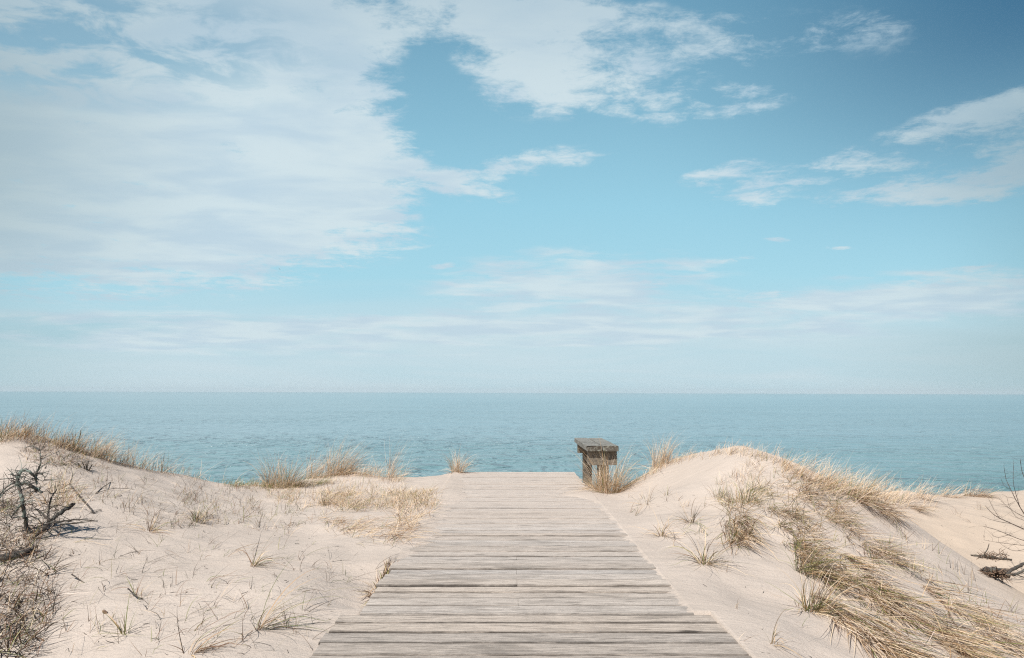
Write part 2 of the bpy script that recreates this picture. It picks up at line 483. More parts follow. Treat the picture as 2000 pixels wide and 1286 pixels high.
ctrl = []
for px, py, D in [
    # right dune
    (1240, 962, 8.2), (1232, 938, 8.9), (1300, 905, 8.8), (1370, 885, 8.5), (1440, 878, 8.2), (1500, 888, 8.1), (1535, 905, 7.9),
    (1575, 930, 7.9), (1630, 948, 7.9), (1700, 966, 7.9),
    (1300, 960, 7.4), (1400, 930, 7.6), (1400, 1000, 6.5), (1290, 1030, 6.1), (1450, 1060, 5.7), (1550, 990, 6.6), (1600, 1090, 5.4),
    (1500, 1170, 4.5), (1650, 1190, 4.4), (1800, 1286, 3.8), (1600, 1286, 3.5), (1480, 1286, 3.3),
    (1680, 1035, 6.7), (1790, 1110, 5.9), (1900, 1180, 5.2), (2010, 1245, 4.7), (2150, 1330, 4.2),
    (1680, 985, 9.2), (1770, 1050, 9.2), (1870, 1120, 8.6), (2000, 1175, 7.8), (2150, 1240, 7.0),
    (1830, 1030, 10.3), (1930, 1010, 11), (2000, 1060, 10), (1770, 967, 11.5), (1850, 969, 12.4), (1950, 966, 12.8), (2050, 962, 13), (2250, 950, 13), (2300, 1080, 10),
    # left dune
    (-150, 850, 8.4), (-20, 862, 8.1), (40, 851, 8.0), (100, 862, 8.0), (180, 887, 8.2), (250, 906, 8.7), (350, 923, 9.3), (450, 941, 9.9),
    (520, 940, 10.3), (600, 930, 10.5), (680, 922, 10.6), (730, 928, 10.6), (780, 939, 10.8), (830, 944, 10.9), (870, 938, 10.9),
    (60, 905, 7.1), (100, 960, 6.1), (50, 1050, 5.1), (50, 1150, 4.3), (30, 1286, 3.5), (200, 950, 6.9), (250, 1050, 5.35), (250, 1170, 4.1),
    (400, 975, 7.6), (400, 1100, 5.0), (380, 1286, 3.25), (550, 965, 9.0), (550, 1050, 6.0), (560, 1150, 4.3), (560, 1286, 3.12),
    (700, 955, 9.2), (690, 1050, 5.85), (800, 965, 8.6), (-300, 1000, 6), (-300, 1200, 4),
]:
    ctrl.append(P(px, py, D))
for y in np.arange(-3, 10.5, 1.1):
    ctrl.append(np.array([WX1 + 0.12, y, -0.012 if y < 8.8 else -0.2]))
    ctrl.append(np.array([WX0 - 0.12, y, -0.02]))
for p in [(-6, -2, -0.1), (6, -2, -0.3), (-9, 5, 0.3), (9, 5, -0.9), (3, 0, -0.2), (-3, 0, -0.1), (13, 12, -0.3), (-13, 9, 0.9), (0, -8, 0), (-12, -8, 0), (12, -8, -0.3),
          (1.9, 6.6, 0.03), (1.5, 5.0, -0.02), (1.4, 3.6, -0.03), (1.9, 2.6, -0.05), (1.6, 7.8, 0.03)]:
    ctrl.append(np.array(p, float))
ctrl = np.array(ctrl)
CX, CZ = ctrl[:, :2], ctrl[:, 2]
def _phi(r2): return 0.5 * r2 * np.log(r2 + 1e-9)
_r2 = ((CX[:, None] - CX[None]) ** 2).sum(-1)
_n = len(CX)
A = np.zeros((_n + 3, _n + 3)); A[:_n, :_n] = _phi(_r2) + np.eye(_n) * 0.02
A[:_n, _n] = 1; A[:_n, _n + 1:] = CX; A[_n, :_n] = 1; A[_n + 1:, :_n] = CX.T
_w = np.linalg.solve(A, np.concatenate([CZ, [0, 0, 0]]))


def smooth01(t):
    t = np.clip(t, 0, 1); return t * t * (3 - 2 * t)


_lat = rng.random((4, 64, 64))
def vnoise(x, y, k=0):
    """cheap tiling value noise"""
    L = _lat[k]
    xi = np.floor(x).astype(int); yi = np.floor(y).astype(int)
    fx = smooth01(x - xi); fy = smooth01(y - yi)
    a = L[xi % 64, yi % 64]; b = L[(xi + 1) % 64, yi % 64]; c = L[xi % 64, (yi + 1) % 64]; d = L[(xi + 1) % 64, (yi + 1) % 64]
    return (a * (1 - fx) + b * fx) * (1 - fy) + (c * (1 - fx) + d * fx) * fy - 0.5


CREST_X = [-40, -13, -7, -4.6, -3.6, -2.6, -2, -1, -0.75, 0.9, 1.02, 1.5, 2, 2.6, 3.2, 3.6, 4.0, 4.6, 5.5, 6.7, 9.5, 14, 40]
CREST_Y = [9, 8.6, 8.2, 8.4, 9.4, 10.3, 10.6, 11.0, 10.9, 10.55, 9.2, 9.0, 8.8, 8.5, 8.25, 8.1, 8.3, 9.0, 10.4, 12.0, 13.0, 14, 14]


def T(x, y):
    x = np.asarray(x, float); y = np.asarray(y, float)
    sh = x.shape; xf = x.ravel(); yf = y.ravel()
    xc = np.clip(xf, -14, 14); yc = np.clip(yf, -8, 15)
    z = np.full(xf.shape, _w[_n])
    z += _w[_n + 1] * xc + _w[_n + 2] * yc
    for i in range(_n):
        z += _w[i] * _phi((xc - CX[i, 0]) ** 2 + (yc - CX[i, 1]) ** 2)
    z = np.clip(z, -2.5, 1.6)
    cy = np.interp(xf, CREST_X, CREST_Y)
    d = np.maximum(yf - cy, 0)
    drop = np.where(d < 1.0, 0.36 * d * d, 0.36 + 0.70 * (d - 1.0))
    # lumps and wind ripples
    lump = vnoise(xf * 1.3, yf * 1.3, 0) * 0.05 + vnoise(xf * 3.7 + 5, yf * 3.7, 1) * 0.032 + vnoise(xf * 9, yf * 11, 2) * 0.009
    lump += vnoise(xf * 5 + yf * 2, yf * 8 - xf * 3, 3) * 0.006
    # level strip along the deck
    dist = np.maximum(np.maximum(DX0 - xf, xf - DX1), 0)
    near = smooth01(dist / 0.55)
    lump *= np.where(yf < YEND, 0.15 + 0.85 * near, 1)
    z = z - drop
    z = np.maximum(z, -4.55 - np.clip((yf - 18) / 25, 0, 1) * 1.2)
    z = z + lump
    # under and beside the boardwalk
    wide = yf < YSTEP + 0.01
    e0 = np.where(wide, WX0, DX0); e1 = np.where(wide, WX1, DX1)
    inside = (xf > e0 - 0.001) & (xf < e1 + 0.001) & (yf < YEND)
    spillL = np.interp(yf, [3.9, 4.6, 4.95, 5.15, 5.6, 6.3, 7.2, 8.3, 9.2, 9.8, 10.6], [-0.2, -0.2, 0.0, 0.09, 0.17, 0.17, 0.19, 0.27, 0.23, 0.14, 0.10])
    spillL = spillL + vnoise(yf * 4, yf * 0 + 3, 1) * 0.08 + vnoise(yf * 14, yf * 0 + 3, 2) * 0.10
    spillR = np.interp(yf, [0, 3.9, 7.6, 7.95, 8.2, 8.45, 8.8], [-0.2, 0.004, 0.004, 0.10, 0.30, 0.25, -0.2]) + vnoise(yf * 5, yf * 0 + 8, 2) * 0.03 + vnoise(yf * 17, yf * 0 + 8, 1) * 0.012
    edgeL = e0 + spillL; edgeR = e1 - spillR
    # thin wedge of sand on the boards
    sL = np.where(wide, -9, (edgeL - xf)) ; sR = np.where(wide, -9, (xf - edgeR))
    s = np.maximum(sL, sR)
    fine = vnoise(xf * 30, yf * 60, 0) * 0.006 + vnoise(xf * 9, yf * 22, 1) * 0.008
    on = np.where(s > -0.08, s * 0.13 + 0.002 + fine, -0.16)
    on = np.minimum(on, 0.02)
    edgez = np.interp(yf, [-8, 3.0, 9.0, 9.4, 10.6], [0.006, 0.006, 0.006, -0.12, -0.35])
    edgezL = np.interp(yf, [-8, 3.0, 4.0, 4.25, 4.75, 5.0, 9.0, 10.6], [-0.02, -0.02, -0.015, -0.10, -0.10, 0.01, 0.016, -0.02])
    ez = np.where(xf < 0.1, edgezL, edgez) + fine * 0.5
    side = smooth01(dist / 0.45)
    zo = ez * (1 - side) + z * side
    # lowered beside the deck end on the right
    z = np.where(yf < YEND + 0.05, zo, z)
    z = np.where(inside, np.maximum(on, -0.16), z)
    z = np.where((yf >= YEND) & (xf > DX0 - 0.1) & (xf < DX1 + 0.3), np.minimum(z, -0.28 - (yf - YEND) * 0.6), z)
    z = np.maximum(z, -5.8)
    return z.reshape(sh)


def T1(x, y): return float(T(np.array([x]), np.array([y]))[0])


_ts = np.concatenate([np.arange(1.6, 8, 0.03), np.arange(8, 15, 0.05)])


def hits(px, py):
    """points of the sand seen at these places (nan where the sea is seen)"""
    px = np.asarray(px, float); py = np.asarray(py, float)
    d = ray(px, py); d = d / d[:, 1:2]
    out = np.full((len(px), 3), np.nan)
    X_ = d[:, 0:1] * _ts; Y_ = np.broadcast_to(_ts, X_.shape); Z_ = CAM_H + d[:, 2:3] * _ts
    H = Tg(X_, Y_)
    below = Z_ < H
    k = below.argmax(1); ok = below.any(1)
    out[ok] = np.stack([X_[ok, k[ok]], Y_[ok, k[ok]], H[ok, k[ok]]], -1)
    return out


# terrain sheet: fine near the camera, stretching far to all sides
def axis(a, b, fine, far0, far1, grow):
    c = list(np.arange(a, b + 1e-6, fine))
    s = fine; x = b
    while x < far1: s *= grow; x += s; c.append(x)
    s = fine; x = a; l = []
    while x > far0: s *= grow; x -= s; l.append(x)
    return np.array(l[::-1] + c)


gx = axis(-8.0, 9.0, 0.035, -600, 600, 1.12)
gx = np.sort(np.concatenate([gx, [WX0 - 0.0015, WX0 + 0.004, DX0 - 0.0015, DX0 + 0.004, DX1 - 0.03, DX1 - 0.02, DX1 - 0.012, DX1 - 0.004, DX1 + 0.0015, WX1 - 0.004, WX1 + 0.0015]]))
gy = axis(1.8, 14.0, 0.035, -600, 90, 1.12)
gy = np.sort(np.concatenate([gy, [YSTEP, YSTEP + 0.02]]))
GX, GY = np.meshgrid(gx, gy, indexing='ij')
GZ = T(GX, GY)
nx_, ny_ = GX.shape
idx = np.arange(nx_ * ny_).reshape(nx_, ny_)
quads = np.stack([idx[:-1, :-1], idx[1:, :-1], idx[1:, 1:], idx[:-1, 1:]], -1).reshape(-1, 4)
sand = mesh("sand", np.stack([GX, GY, GZ], -1).reshape(-1, 3), quads, M_SAND, smooth=True)
tag(sand, kind='structure', label='pale beach sand dunes on both sides of the boardwalk')


def Tg(x, y):
    """terrain height read off the sheet (bilinear)"""
    x = np.asarray(x, float); y = np.asarray(y, float)
    i = np.clip(np.searchsorted(gx, x) - 1, 0, nx_ - 2); j = np.clip(np.searchsorted(gy, y) - 1, 0, ny_ - 2)
    fx = np.clip((x - gx[i]) / (gx[i + 1] - gx[i]), 0, 1); fy = np.clip((y - gy[j]) / (gy[j + 1] - gy[j]), 0, 1)
    return (GZ[i, j] * (1 - fx) + GZ[i + 1, j] * fx) * (1 - fy) + (GZ[i, j + 1] * (1 - fx) + GZ[i + 1, j + 1] * fx) * fy


# ------------------------------------------------------------------ sea
SEA = -5.0
ys = [26.0]
while ys[-1] < 14000: ys.append(ys[-1] * 1.06 + 0.2)
ys = np.array(ys)
xs = np.linspace(-1, 1, 81)
SX = xs[:, None] * (ys[None] * 2.2 + 60); SY = np.broadcast_to(ys, SX.shape)
idx = np.arange(SX.size).reshape(SX.shape)
quads = np.stack([idx[:-1, :-1], idx[1:, :-1], idx[1:, 1:], idx[:-1, 1:]], -1).reshape(-1, 4)
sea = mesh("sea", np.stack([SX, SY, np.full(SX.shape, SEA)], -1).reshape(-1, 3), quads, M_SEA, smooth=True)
tag(sea, kind='structure', label='calm teal sea reaching to the horizon')


# ------------------------------------------------------------------ boardwalk
def plank_geo(x0, x1, y0, y1, z1, th, V, Fc, C, seg=14, wob=0.0034, skew=0.0, col=None):
    """one board lying along x with slightly uneven long edges and worn corners"""
    b = len(V); c = rng.random(3) if col is None else col
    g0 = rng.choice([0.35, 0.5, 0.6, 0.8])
    k = max(2, int((x1 - x0) / 0.14))
    xs_ = np.linspace(x0, x1, k + 1)
    e = 0.006
    w0 = np.cumsum(rng.normal(0, wob * 0.5, k + 1)); w1 = np.cumsum(rng.normal(0, wob * 0.5, k + 1))
    w0 -= w0.mean(); w1 -= w1.mean(); w0 = np.clip(w0, -wob, wob); w1 = np.clip(w1, -wob, wob)
    cup = rng.normal(0, 0.0012)
    for i, xx in enumerate(xs_):
        a0 = y0 + w0[i] + skew * (xx - x0); a1 = y1 + w1[i] + skew * (xx - x0); zz = z1 + rng.normal(0, 0.0004)
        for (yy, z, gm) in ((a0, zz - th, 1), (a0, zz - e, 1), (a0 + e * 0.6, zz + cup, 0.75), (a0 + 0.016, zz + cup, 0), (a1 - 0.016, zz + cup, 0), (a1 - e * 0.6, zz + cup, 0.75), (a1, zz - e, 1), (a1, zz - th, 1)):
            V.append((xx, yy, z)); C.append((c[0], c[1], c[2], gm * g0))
    for i in range(k):
        for j in range(8):
            p = b + i * 8 + j; q_ = b + i * 8 + (j + 1) % 8
            Fc.append((p, q_, q_ + 8, p + 8))
    Fc.append(tuple(b + j for j in range(7, -1, -1))); Fc.append(tuple(b + k * 8 + j for j in range(8)))


bw = empty("boardwalk", (0.1, 0.0, 0))
tag(bw, 'weathered grey plank boardwalk running straight between the dunes to the sea', 'boardwalk')


def deck(name, x0, x1, ya, yb, seam=None):
    V, Fc, C = [], [], []
    y = ya
    while y < yb - 0.03:
        w = random.choice([0.118, 0.142, 0.145, 0.148, 0.15])
        gap = random.choice([0.007, 0.009, 0.011, 0.013, 0.016])
        w = min(w, yb - y)
        dz = rng.normal(0, 0.0022)
        a, b_ = x0 + rng.normal(0, 0.006), x1 + rng.normal(0, 0.006)
        sk = rng.normal(0, 0.0007)
        if seam and y < 6.0 and rng.random() < 0.35:
            sm = seam + rng.normal(0, 0.004)
            plank_geo(a, sm - 0.0008, y, y + w - gap, dz, DECK_T, V, Fc, C, skew=sk)
            plank_geo(sm + 0.0008, b_, y, y + w - gap, dz + rng.normal(0, 0.0007), DECK_T, V, Fc, C, skew=sk, col=C[-1])
        else:
            plank_geo(a, b_, y, y + w - gap, dz, DECK_T, V, Fc, C, skew=sk)
        y += w
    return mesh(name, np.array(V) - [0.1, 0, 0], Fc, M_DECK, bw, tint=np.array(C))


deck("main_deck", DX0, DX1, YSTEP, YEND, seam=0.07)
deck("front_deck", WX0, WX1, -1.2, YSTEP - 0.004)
for xj in (DX0 + 0.09, 0.07, DX1 - 0.09):
    V, Fc, C = [], [], []
    for (a, b_, c_) in [(xj - 0.03, xj + 0.03, 0)]:
        y0, y1, z0, z1 = -1.1, YEND - 0.06, -DECK_T - 0.014 - 0.11, -DECK_T - 0.014
        vs = [(a, y0, z0), (b_, y0, z0), (b_, y1, z0), (a, y1, z0), (a, y0, z1), (b_, y0, z1), (b_, y1, z1), (a, y1, z1)]
        V += vs; C += [rng.random(3)] * 8
        Fc += [(0, 3, 2, 1), (4, 5, 6, 7), (0, 1, 5, 4), (1, 2, 6, 5), (2, 3, 7, 6), (3, 0, 4, 7)]
    mesh("joist", np.array(V) - [0.1, 0, 0], Fc, M_JOIST, bw, tint=np.array(C))


# ------------------------------------------------------------------ bench
def timber(name, x0, x1, y0, y1, z0, z1, mat, parent, e=0.0035, jag=0.0, n_=10):
    """squared timber, long side y, worn edges, optional ragged ends"""
    V, C = [], []
    c = rng.random(3)
    prof = [(x0, z0 + e), (x0 + e, z0), (x1 - e, z0), (x1, z0 + e), (x1, z1 - e), (x1 - e, z1), (x0 + e, z1), (x0, z1 - e)]
    mx, mz = (x0 + x1) / 2, (z0 + z1) / 2
    tt = [0, e * 0.8 / (y1 - y0)] + list(np.linspace(0, 1, n_ + 1)[1:-1]) + [1 - e * 0.8 / (y1 - y0), 1]
    for i, t_ in enumerate(tt):
        yy = y0 + (y1 - y0) * t_
        sh = 0.985 if i in (0, len(tt) - 1) else 1.0
        for (xx, zz) in prof:
            V.append((mx + (xx - mx) * sh + rng.normal(0, 0.001), yy + (rng.normal(0, jag) if i in (0, 1, len(tt) - 2, len(tt) - 1) else 0), mz + (zz - mz) * sh + rng.normal(0, 0.0011)))
            C.append(c)
    Fc = []
    for i in range(len(tt) - 1):
        for j in range(8):
            a = i * 8 + j; b_ = i * 8 + (j + 1) % 8
            Fc.append((a, a + 8, b_ + 8, b_))
    Fc.append(tuple(range(8))); Fc.append(tuple(range((len(tt) - 1) * 8 + 7, (len(tt) - 1) * 8 - 1, -1)))
    o = mesh(name, V, Fc, mat, parent, tint=np.array(C))
    return o


bx, by = 1.14, 9.35
bench = empty("bench", (bx, by, T1(bx, by)))
tag(bench, 'low backless timber bench with grey lichen planks beside the boardwalk end', 'bench')
bz = -bench.location.z
bench_parts = []
def bt(name, x0, x1, y0, y1, z0, z1, mat, **k):
    o = timber(name, x0 - bx, x1 - bx, y0 - by, y1 - by, z0 + bz, z1 + bz, mat, bench, **k)
    return o
bt("seat_plank", 0.950, 1.130, 8.605, 10.12, 0.460, 0.522, M_BTOP, jag=0.004, n_=16)
bt("seat_plank", 1.150, 1.332, 8.60, 10.13, 0.458, 0.520, M_BTOP, jag=0.004, n_=16)
for yb, zb in ((8.655, 0.290), (9.86, 0.330)):
    bt("support_beam", 0.975, 1.320, yb, yb + 0.11, zb, 0.457, M_BSUP, n_=3)
bt("leg", 1.100, 1.222, 8.69, 8.81, T1(1.16, 8.75) - 0.3, 0.288, M_BSUP, n_=3)
bt("leg", 1.050, 1.168, 9.90, 10.02, T1(1.1, 9.95) - 0.5, 0.328, M_BSUP, n_=3)

# ------------------------------------------------------------------ blades of grass
STRAW = np.array([[0.78, 0.60, 0.40], [0.68, 0.50, 0.31], [0.84, 0.68, 0.48], [0.55, 0.36, 0.20], [0.76, 0.60, 0.44]])
PALE = np.array([[0.86, 0.74, 0.60], [0.80, 0.66, 0.52], [0.76, 0.60, 0.45], [0.82, 0.68, 0.58]])
GREEN = np.array([[0.20, 0.23, 0.07], [0.27, 0.29, 0.10], [0.16, 0.19, 0.07], [0.34, 0.31, 0.13]])
BROWN = np.array([[0.20, 0.12, 0.07], [0.28, 0.17, 0.10], [0.13, 0.08, 0.05], [0.24, 0.13, 0.08]])
DARKT = np.array([[0.06, 0.05, 0.04], [0.10, 0.075, 0.055], [0.14, 0.10, 0.07], [0.05, 0.045, 0.045]])


def palette(N, ws):
    """ws: weights for straw, pale, green, brown, dark"""
    pals = [STRAW, PALE, GREEN, BROWN, DARKT]
    k = rng.choice(5, N, p=np.array(ws, float) / sum(ws))
    c = np.zeros((N, 3))
    for i, p in enumerate(pals):
        m_ = k == i
        c[m_] = p[rng.integers(0, len(p), m_.sum())]
    return np.clip(c * rng.uniform(0.8, 1.1, (N, 1)), 0.01, 0.9)


def blade_arrays(base, az, lift, L, droop, w, col, seg=5, curl=None, follow=True, hover=0.003):
    N = len(base)
    L = np.broadcast_to(L, N); w = np.broadcast_to(w, N)
    curl = rng.normal(0, 0.35, N) if curl is None else curl
    t = np.linspace(0, 1, seg + 1)
    pts = np.zeros((N, seg + 1, 3)); pts[:, 0] = base
    azs = az[:, None] + curl[:, None] * t[None]
    els = lift[:, None] - droop[:, None] * t[None] ** 1.2
    dt = L[:, None] / seg
    for i in range(seg):
        a = azs[:, i]; e = els[:, i]
        pts[:, i + 1, 0] = pts[:, i, 0] + np.cos(e) * np.cos(a) * dt[:, 0]
        pts[:, i + 1, 1] = pts[:, i, 1] + np.cos(e) * np.sin(a) * dt[:, 0]
        pts[:, i + 1, 2] = pts[:, i, 2] + np.sin(e) * dt[:, 0]
        if follow:
            h = Tg(pts[:, i + 1, 0], pts[:, i + 1, 1]) + hover + rng.random(N) * 0.02
            low = pts[:, i + 1, 2] < h
            pts[low, i + 1, 2] = h[low]
    roll = rng.uniform(-0.9, 0.9, N)
    side = np.stack([-np.sin(az) * np.cos(roll), np.cos(az) * np.cos(roll), np.sin(roll)], -1)
    prof = np.clip(1.0 - t ** 2.2, 0.12, 1) * np.where(t < 0.05, 0.7, 1)
    off = side[:, None, :] * (w[:, None] * prof[None])[..., None] * 0.5
    V = np.stack([pts - off, pts + off], 2).reshape(-1, 3)          # N,(seg+1),2
    b = (np.arange(N) * (seg + 1) * 2)[:, None] + (np.arange(seg) * 2)[None]
    Fq = np.stack([b, b + 1, b + 3, b + 2], -1).reshape(-1, 4)
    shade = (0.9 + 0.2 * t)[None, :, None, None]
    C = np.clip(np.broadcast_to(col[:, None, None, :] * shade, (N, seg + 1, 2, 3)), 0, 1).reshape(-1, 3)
    return V, Fq, C


class Grass:
    def __init__(s): s.V, s.F, s.C, s.o = [], [], [], 0
    def add(s, *a, **k):
        V, Fq, C = blade_arrays(*a, **k)
        s.V.append(V); s.F.append(Fq + s.o); s.C.append(C); s.o += len(V)
    def heads(s, base, az, h, L):
        pass
    def build(s, name, origin=None, mat=None, parent=None):
        V = np.concatenate(s.V); 
        if origin is not None: V = V - np.array(origin)
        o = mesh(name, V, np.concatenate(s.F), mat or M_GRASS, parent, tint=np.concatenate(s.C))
        if origin is not None: o.location = origin
        return o


ALLTUFT = 0


def tuft(px, py, label, n_=120, L=(0.25, 0.5), spread=0.10, lean=0.0, fan=0.45, ws=(5, 3, 1, 1, 0), w=0.0045, droop=(0.2, 1.2), group='marram grass tufts', name='grass_tuft', D=None, yspread=None, az0=None, low=0.25, sink=0.0):
    """one clump of dune grass; lean = wind bend towards +x"""
    if D is None:
        h = hits([px], [py])[0]
        if np.isnan(h[0]):
            h = hits([px], [py + 12])[0]
    else:
        h = P(px, py, D); h[2] = T1(h[0], h[1])
    h[2] -= sink
    r = np.sqrt(rng.random(n_)) ; th = rng.uniform(0, 2 * np.pi, n_)
    bxy = np.stack([r * np.cos(th) * spread, r * np.sin(th) * (yspread or spread * 0.8)], -1)
    base = np.zeros((n_, 3)); base[:, :2] = h[:2] + bxy; base[:, 2] = Tg(base[:, 0], base[:, 1]) - 0.01
    outx, outy = bxy[:, 0] / spread, bxy[:, 1] / spread
    vx = outx * fan + rng.normal(0, 0.30 * fan + 0.06, n_) + lean * rng.uniform(0.5, 1.3, n_)
    vy = outy * fan + rng.normal(0, 0.30 * fan + 0.06, n_)
    if az0 is not None:
        vx += math.cos(az0) * lean; vy += math.sin(az0) * lean; vx -= lean * 0.9
    az = np.arctan2(vy, vx)
    lift = np.arctan2(1.0, np.hypot(vx, vy)) 
    lowm = rng.random(n_) < low
    lift[lowm] *= rng.uniform(0.15, 0.7, lowm.sum())
    Ls = rng.uniform(L[0], L[1], n_) * np.where(rng.random(n_) < 0.25, 0.6, 1)
    dr = rng.uniform(droop[0], droop[1], n_)
    g = Grass()
    g.add(base, az, lift, Ls, dr, rng.uniform(0.6, 1.2, n_) * w, palette(n_, ws), seg=6)
    o = g.build(name, origin=tuple(h))
    tag(o, label, 'dune grass', group)
    return o


def inpoly(p, poly_):
    x, y = p[:, 0], p[:, 1]; c = np.zeros(len(p), bool); k = len(poly_)
    for i in range(k):
        x0, y0 = poly_[i]; x1, y1 = poly_[(i + 1) % k]
        if y0 == y1: continue
        m_ = ((y0 > y) != (y1 > y)) & (x < (x1 - x0) * (y - y0) / (y1 - y0) + x0)
        c ^= m_
    return c


def region(poly_, N):
    poly_ = np.array(poly_, float); lo, hi = poly_.min(0), poly_.max(0)
    acc = np.zeros((0, 2))
    while len(acc) < N:
        p = rng.uniform(lo, hi, (N * 2, 2)); acc = np.concatenate([acc, p[inpoly(p, poly_)]])
    h = hits(acc[:N, 0], acc[:N, 1])
    return h[~np.isnan(h[:, 0])]


def clump(p, k, r):
    """k blade bases scattered round each point"""
    q_ = np.repeat(p, k, 0); q_[:, 0] += rng.normal(0, r, len(q_)); q_[:, 1] += rng.normal(0, r, len(q_))
    q_[:, 2] = Tg(q_[:, 0], q_[:, 1]) - 0.006
    return q_


U = lambda a, b, N: rng.uniform(a, b, N)
Nn = lambda m_, s_, N: rng.normal(m_, s_, N)

# --- the great mat of combed grass on the right dune (nobody could count the blades)
g = Grass()
def swath(poly_, npt, k, r, L, azm, azs=0.28, lift=(0.05, 0.55), droop=(0.2, 1.0), ws=(5, 2, 1.5, 1.5, 0), w=0.0045):
    p = clump(region(poly_, npt), k, r); N = len(p)
    g.add(p, Nn(azm, azs, N), U(*lift, N), U(*L, N), U(*droop, N), U(0.6, 1.25, N) * w, palette(N, ws), seg=6, curl=Nn(0, 0.25, N))
# upper band, sloping from the crest down to the right
AZ = -1.60
def comb(poly_, npt, k, r, L, azs=0.15, lift=(0.0, 0.26), ws=(7, 3, 1.2, 1.9, 0.5), w=0.005, az=None):
    p = clump(region(poly_, npt), k, r); N = len(p)
    a_ = np.repeat(rng.normal(0, 0.12, npt), k)[:N] if len(p) == npt * k else 0
    g.add(p, Nn(az or AZ, azs, N) + a_, U(*lift, N), U(*L, N), U(0.0, 0.35, N), U(0.6, 1.2, N) * w, palette(N, ws), seg=6, curl=Nn(0, 0.13, N))
# upper band: loose, knee high, sloping from the crest down to the right
swath([(1440, 955), (1560, 935), (1640, 965), (1660, 1010), (1640, 1050), (1580, 1050), (1520, 1020), (1470, 990)], 70, 6, 0.03, (0.12, 0.34), AZ, 0.7, (0.1, 1.0), (0.3, 1.2), (5, 2.5, 2.0, 1.5, 0.3), 0.0045)
comb([(1540, 930), (1620, 955), (1670, 1010), (1640, 1030), (1560, 980)], 40, 8, 0.03, (0.2, 0.5), 0.25, (0.0, 0.5), (6, 3, 1, 2, 0.2), 0.005)
comb([(1480, 985), (1550, 1000), (1620, 1070), (1590, 1090), (1530, 1040)], 34, 10, 0.03, (0.2, 0.45), 0.25, (0.0, 0.4), (5, 2, 2, 2.4, 0.5), 0.005)
comb([(1600, 965), (1680, 1000), (1760, 1090), (1700, 1100), (1620, 1030)], 40, 7, 0.03, (0.2, 0.5), 0.3, (0.0, 0.5), (6, 3.5, 1, 1.5, 0.2), 0.0045)
# combed bands: left edge, middle, right
comb([(1530, 1060), (1590, 1070), (1660, 1140), (1620, 1160), (1570, 1120)], 30, 10, 0.028, (0.25, 0.55), 0.22, (0.0, 0.35), (5, 2, 2.2, 2.8, 0.8))
comb([(1575, 1150), (1640, 1170), (1770, 1260), (1800, 1300), (1730, 1300), (1640, 1220)], 36, 13, 0.03, (0.3, 0.85))
comb([(1600, 1070), (1640, 1070), (1800, 1190), (1930, 1290), (1870, 1290), (1720, 1180)], 38, 13, 0.03, (0.3, 0.85))
comb([(1640, 1030), (1690, 1040), (1840, 1150), (2000, 1260), (2010, 1290), (1880, 1210), (1740, 1110)], 32, 14, 0.026, (0.3, 0.75), ws=(5, 5, 1.2, 1.6, 0.4), w=0.005)
comb([(1560, 1090), (1640, 1080), (1990, 1286), (1760, 1286), (1590, 1150)], 130, 3, 0.02, (0.25, 0.6), 0.3, (0.0, 0.4), (4, 3, 2, 2.5, 1.0), 0.0045)
# sparse green brown stalks on the shaded slope
swath([(1720, 1010), (1830, 1080), (2000, 1200), (2000, 1260), (1850, 1180), (1720, 1080)], 60, 4, 0.03, (0.06, 0.2), 0.8, 1.6, (0.5, 1.4), (0.0, 0.6), (1, 0.5, 2, 2, 1.5), 0.0035)
# standing blades catching the light in the mat
swath([(1460, 960), (1600, 960), (1760, 1080), (1960, 1250), (1800, 1286), (1600, 1150)], 60, 4, 0.015, (0.10, 0.24), 0.2, 0.8, (0.3, 1.1), (0.3, 1.1), (3, 1, 3.4, 1, 0), 0.0036)
o = g.build("dune_grass_mat"); tag(o, 'wide combed mat of dry straw grass sweeping down the right dune', 'dune grass', kind='stuff')

# --- crest fringe on the right dune
g = Grass()
cr = [(1240, 936), (1262, 925), (1285, 913), (1300, 905), (1340, 892), (1380, 884), (1420, 879), (1460, 880), (1500, 892), (1540, 912), (1580, 932), (1640, 950), (1700, 965), (1740, 972)]
def fringe(pts, npt, k, r, L, ws, lean=0.9, w=0.004, dens=None, off=4, up=(0.7, 1.35), drp=(0.1, 0.8)):
    pts = np.array(pts, float)
    sl = np.r_[0, np.cumsum(np.hypot(*np.diff(pts, axis=0).T))]
    s_ = rng.uniform(0, sl[-1], npt)
    px = np.interp(s_, sl, pts[:, 0]); py = np.interp(s_, sl, pts[:, 1]) + off + np.abs(rng.normal(0, 3, npt))
    h = hits(px, py); h = h[~np.isnan(h[:, 0])]
    p = clump(h, k, r); N = len(p)
    g.add(p, Nn(0.25, lean, N), U(*up, N), U(*L, N), U(*drp, N), U(0.6, 1.2, N) * w, palette(N, ws), seg=6)
fringe(cr, 130, 5, 0.05, (0.05, 0.16), (4, 4, 0.6, 1, 0))
fringe([(1400, 880), (1500, 890), (1560, 915)], 40, 5, 0.05, (0.10, 0.26), (2, 5, 0, 0.3, 0), w=0.003)
fringe([(1540, 915), (1600, 940), (1680, 960), (1760, 975)], 150, 6, 0.09, (0.16, 0.42), (5, 4, 0.8, 0.8, 0), lean=0.45, off=10, up=(0.35, 1.2))
fringe([(1560, 925), (1660, 958), (1800, 975)], 80, 6, 0.09, (0.2, 0.5), (4, 5, 0.3, 0.5, 0), lean=0.35, off=6, up=(0.5, 1.1), w=0.0035)
o = g.build("crest_grass"); tag(o, 'feathery straw grass standing along the crest of the right dune', 'dune grass', kind='stuff')

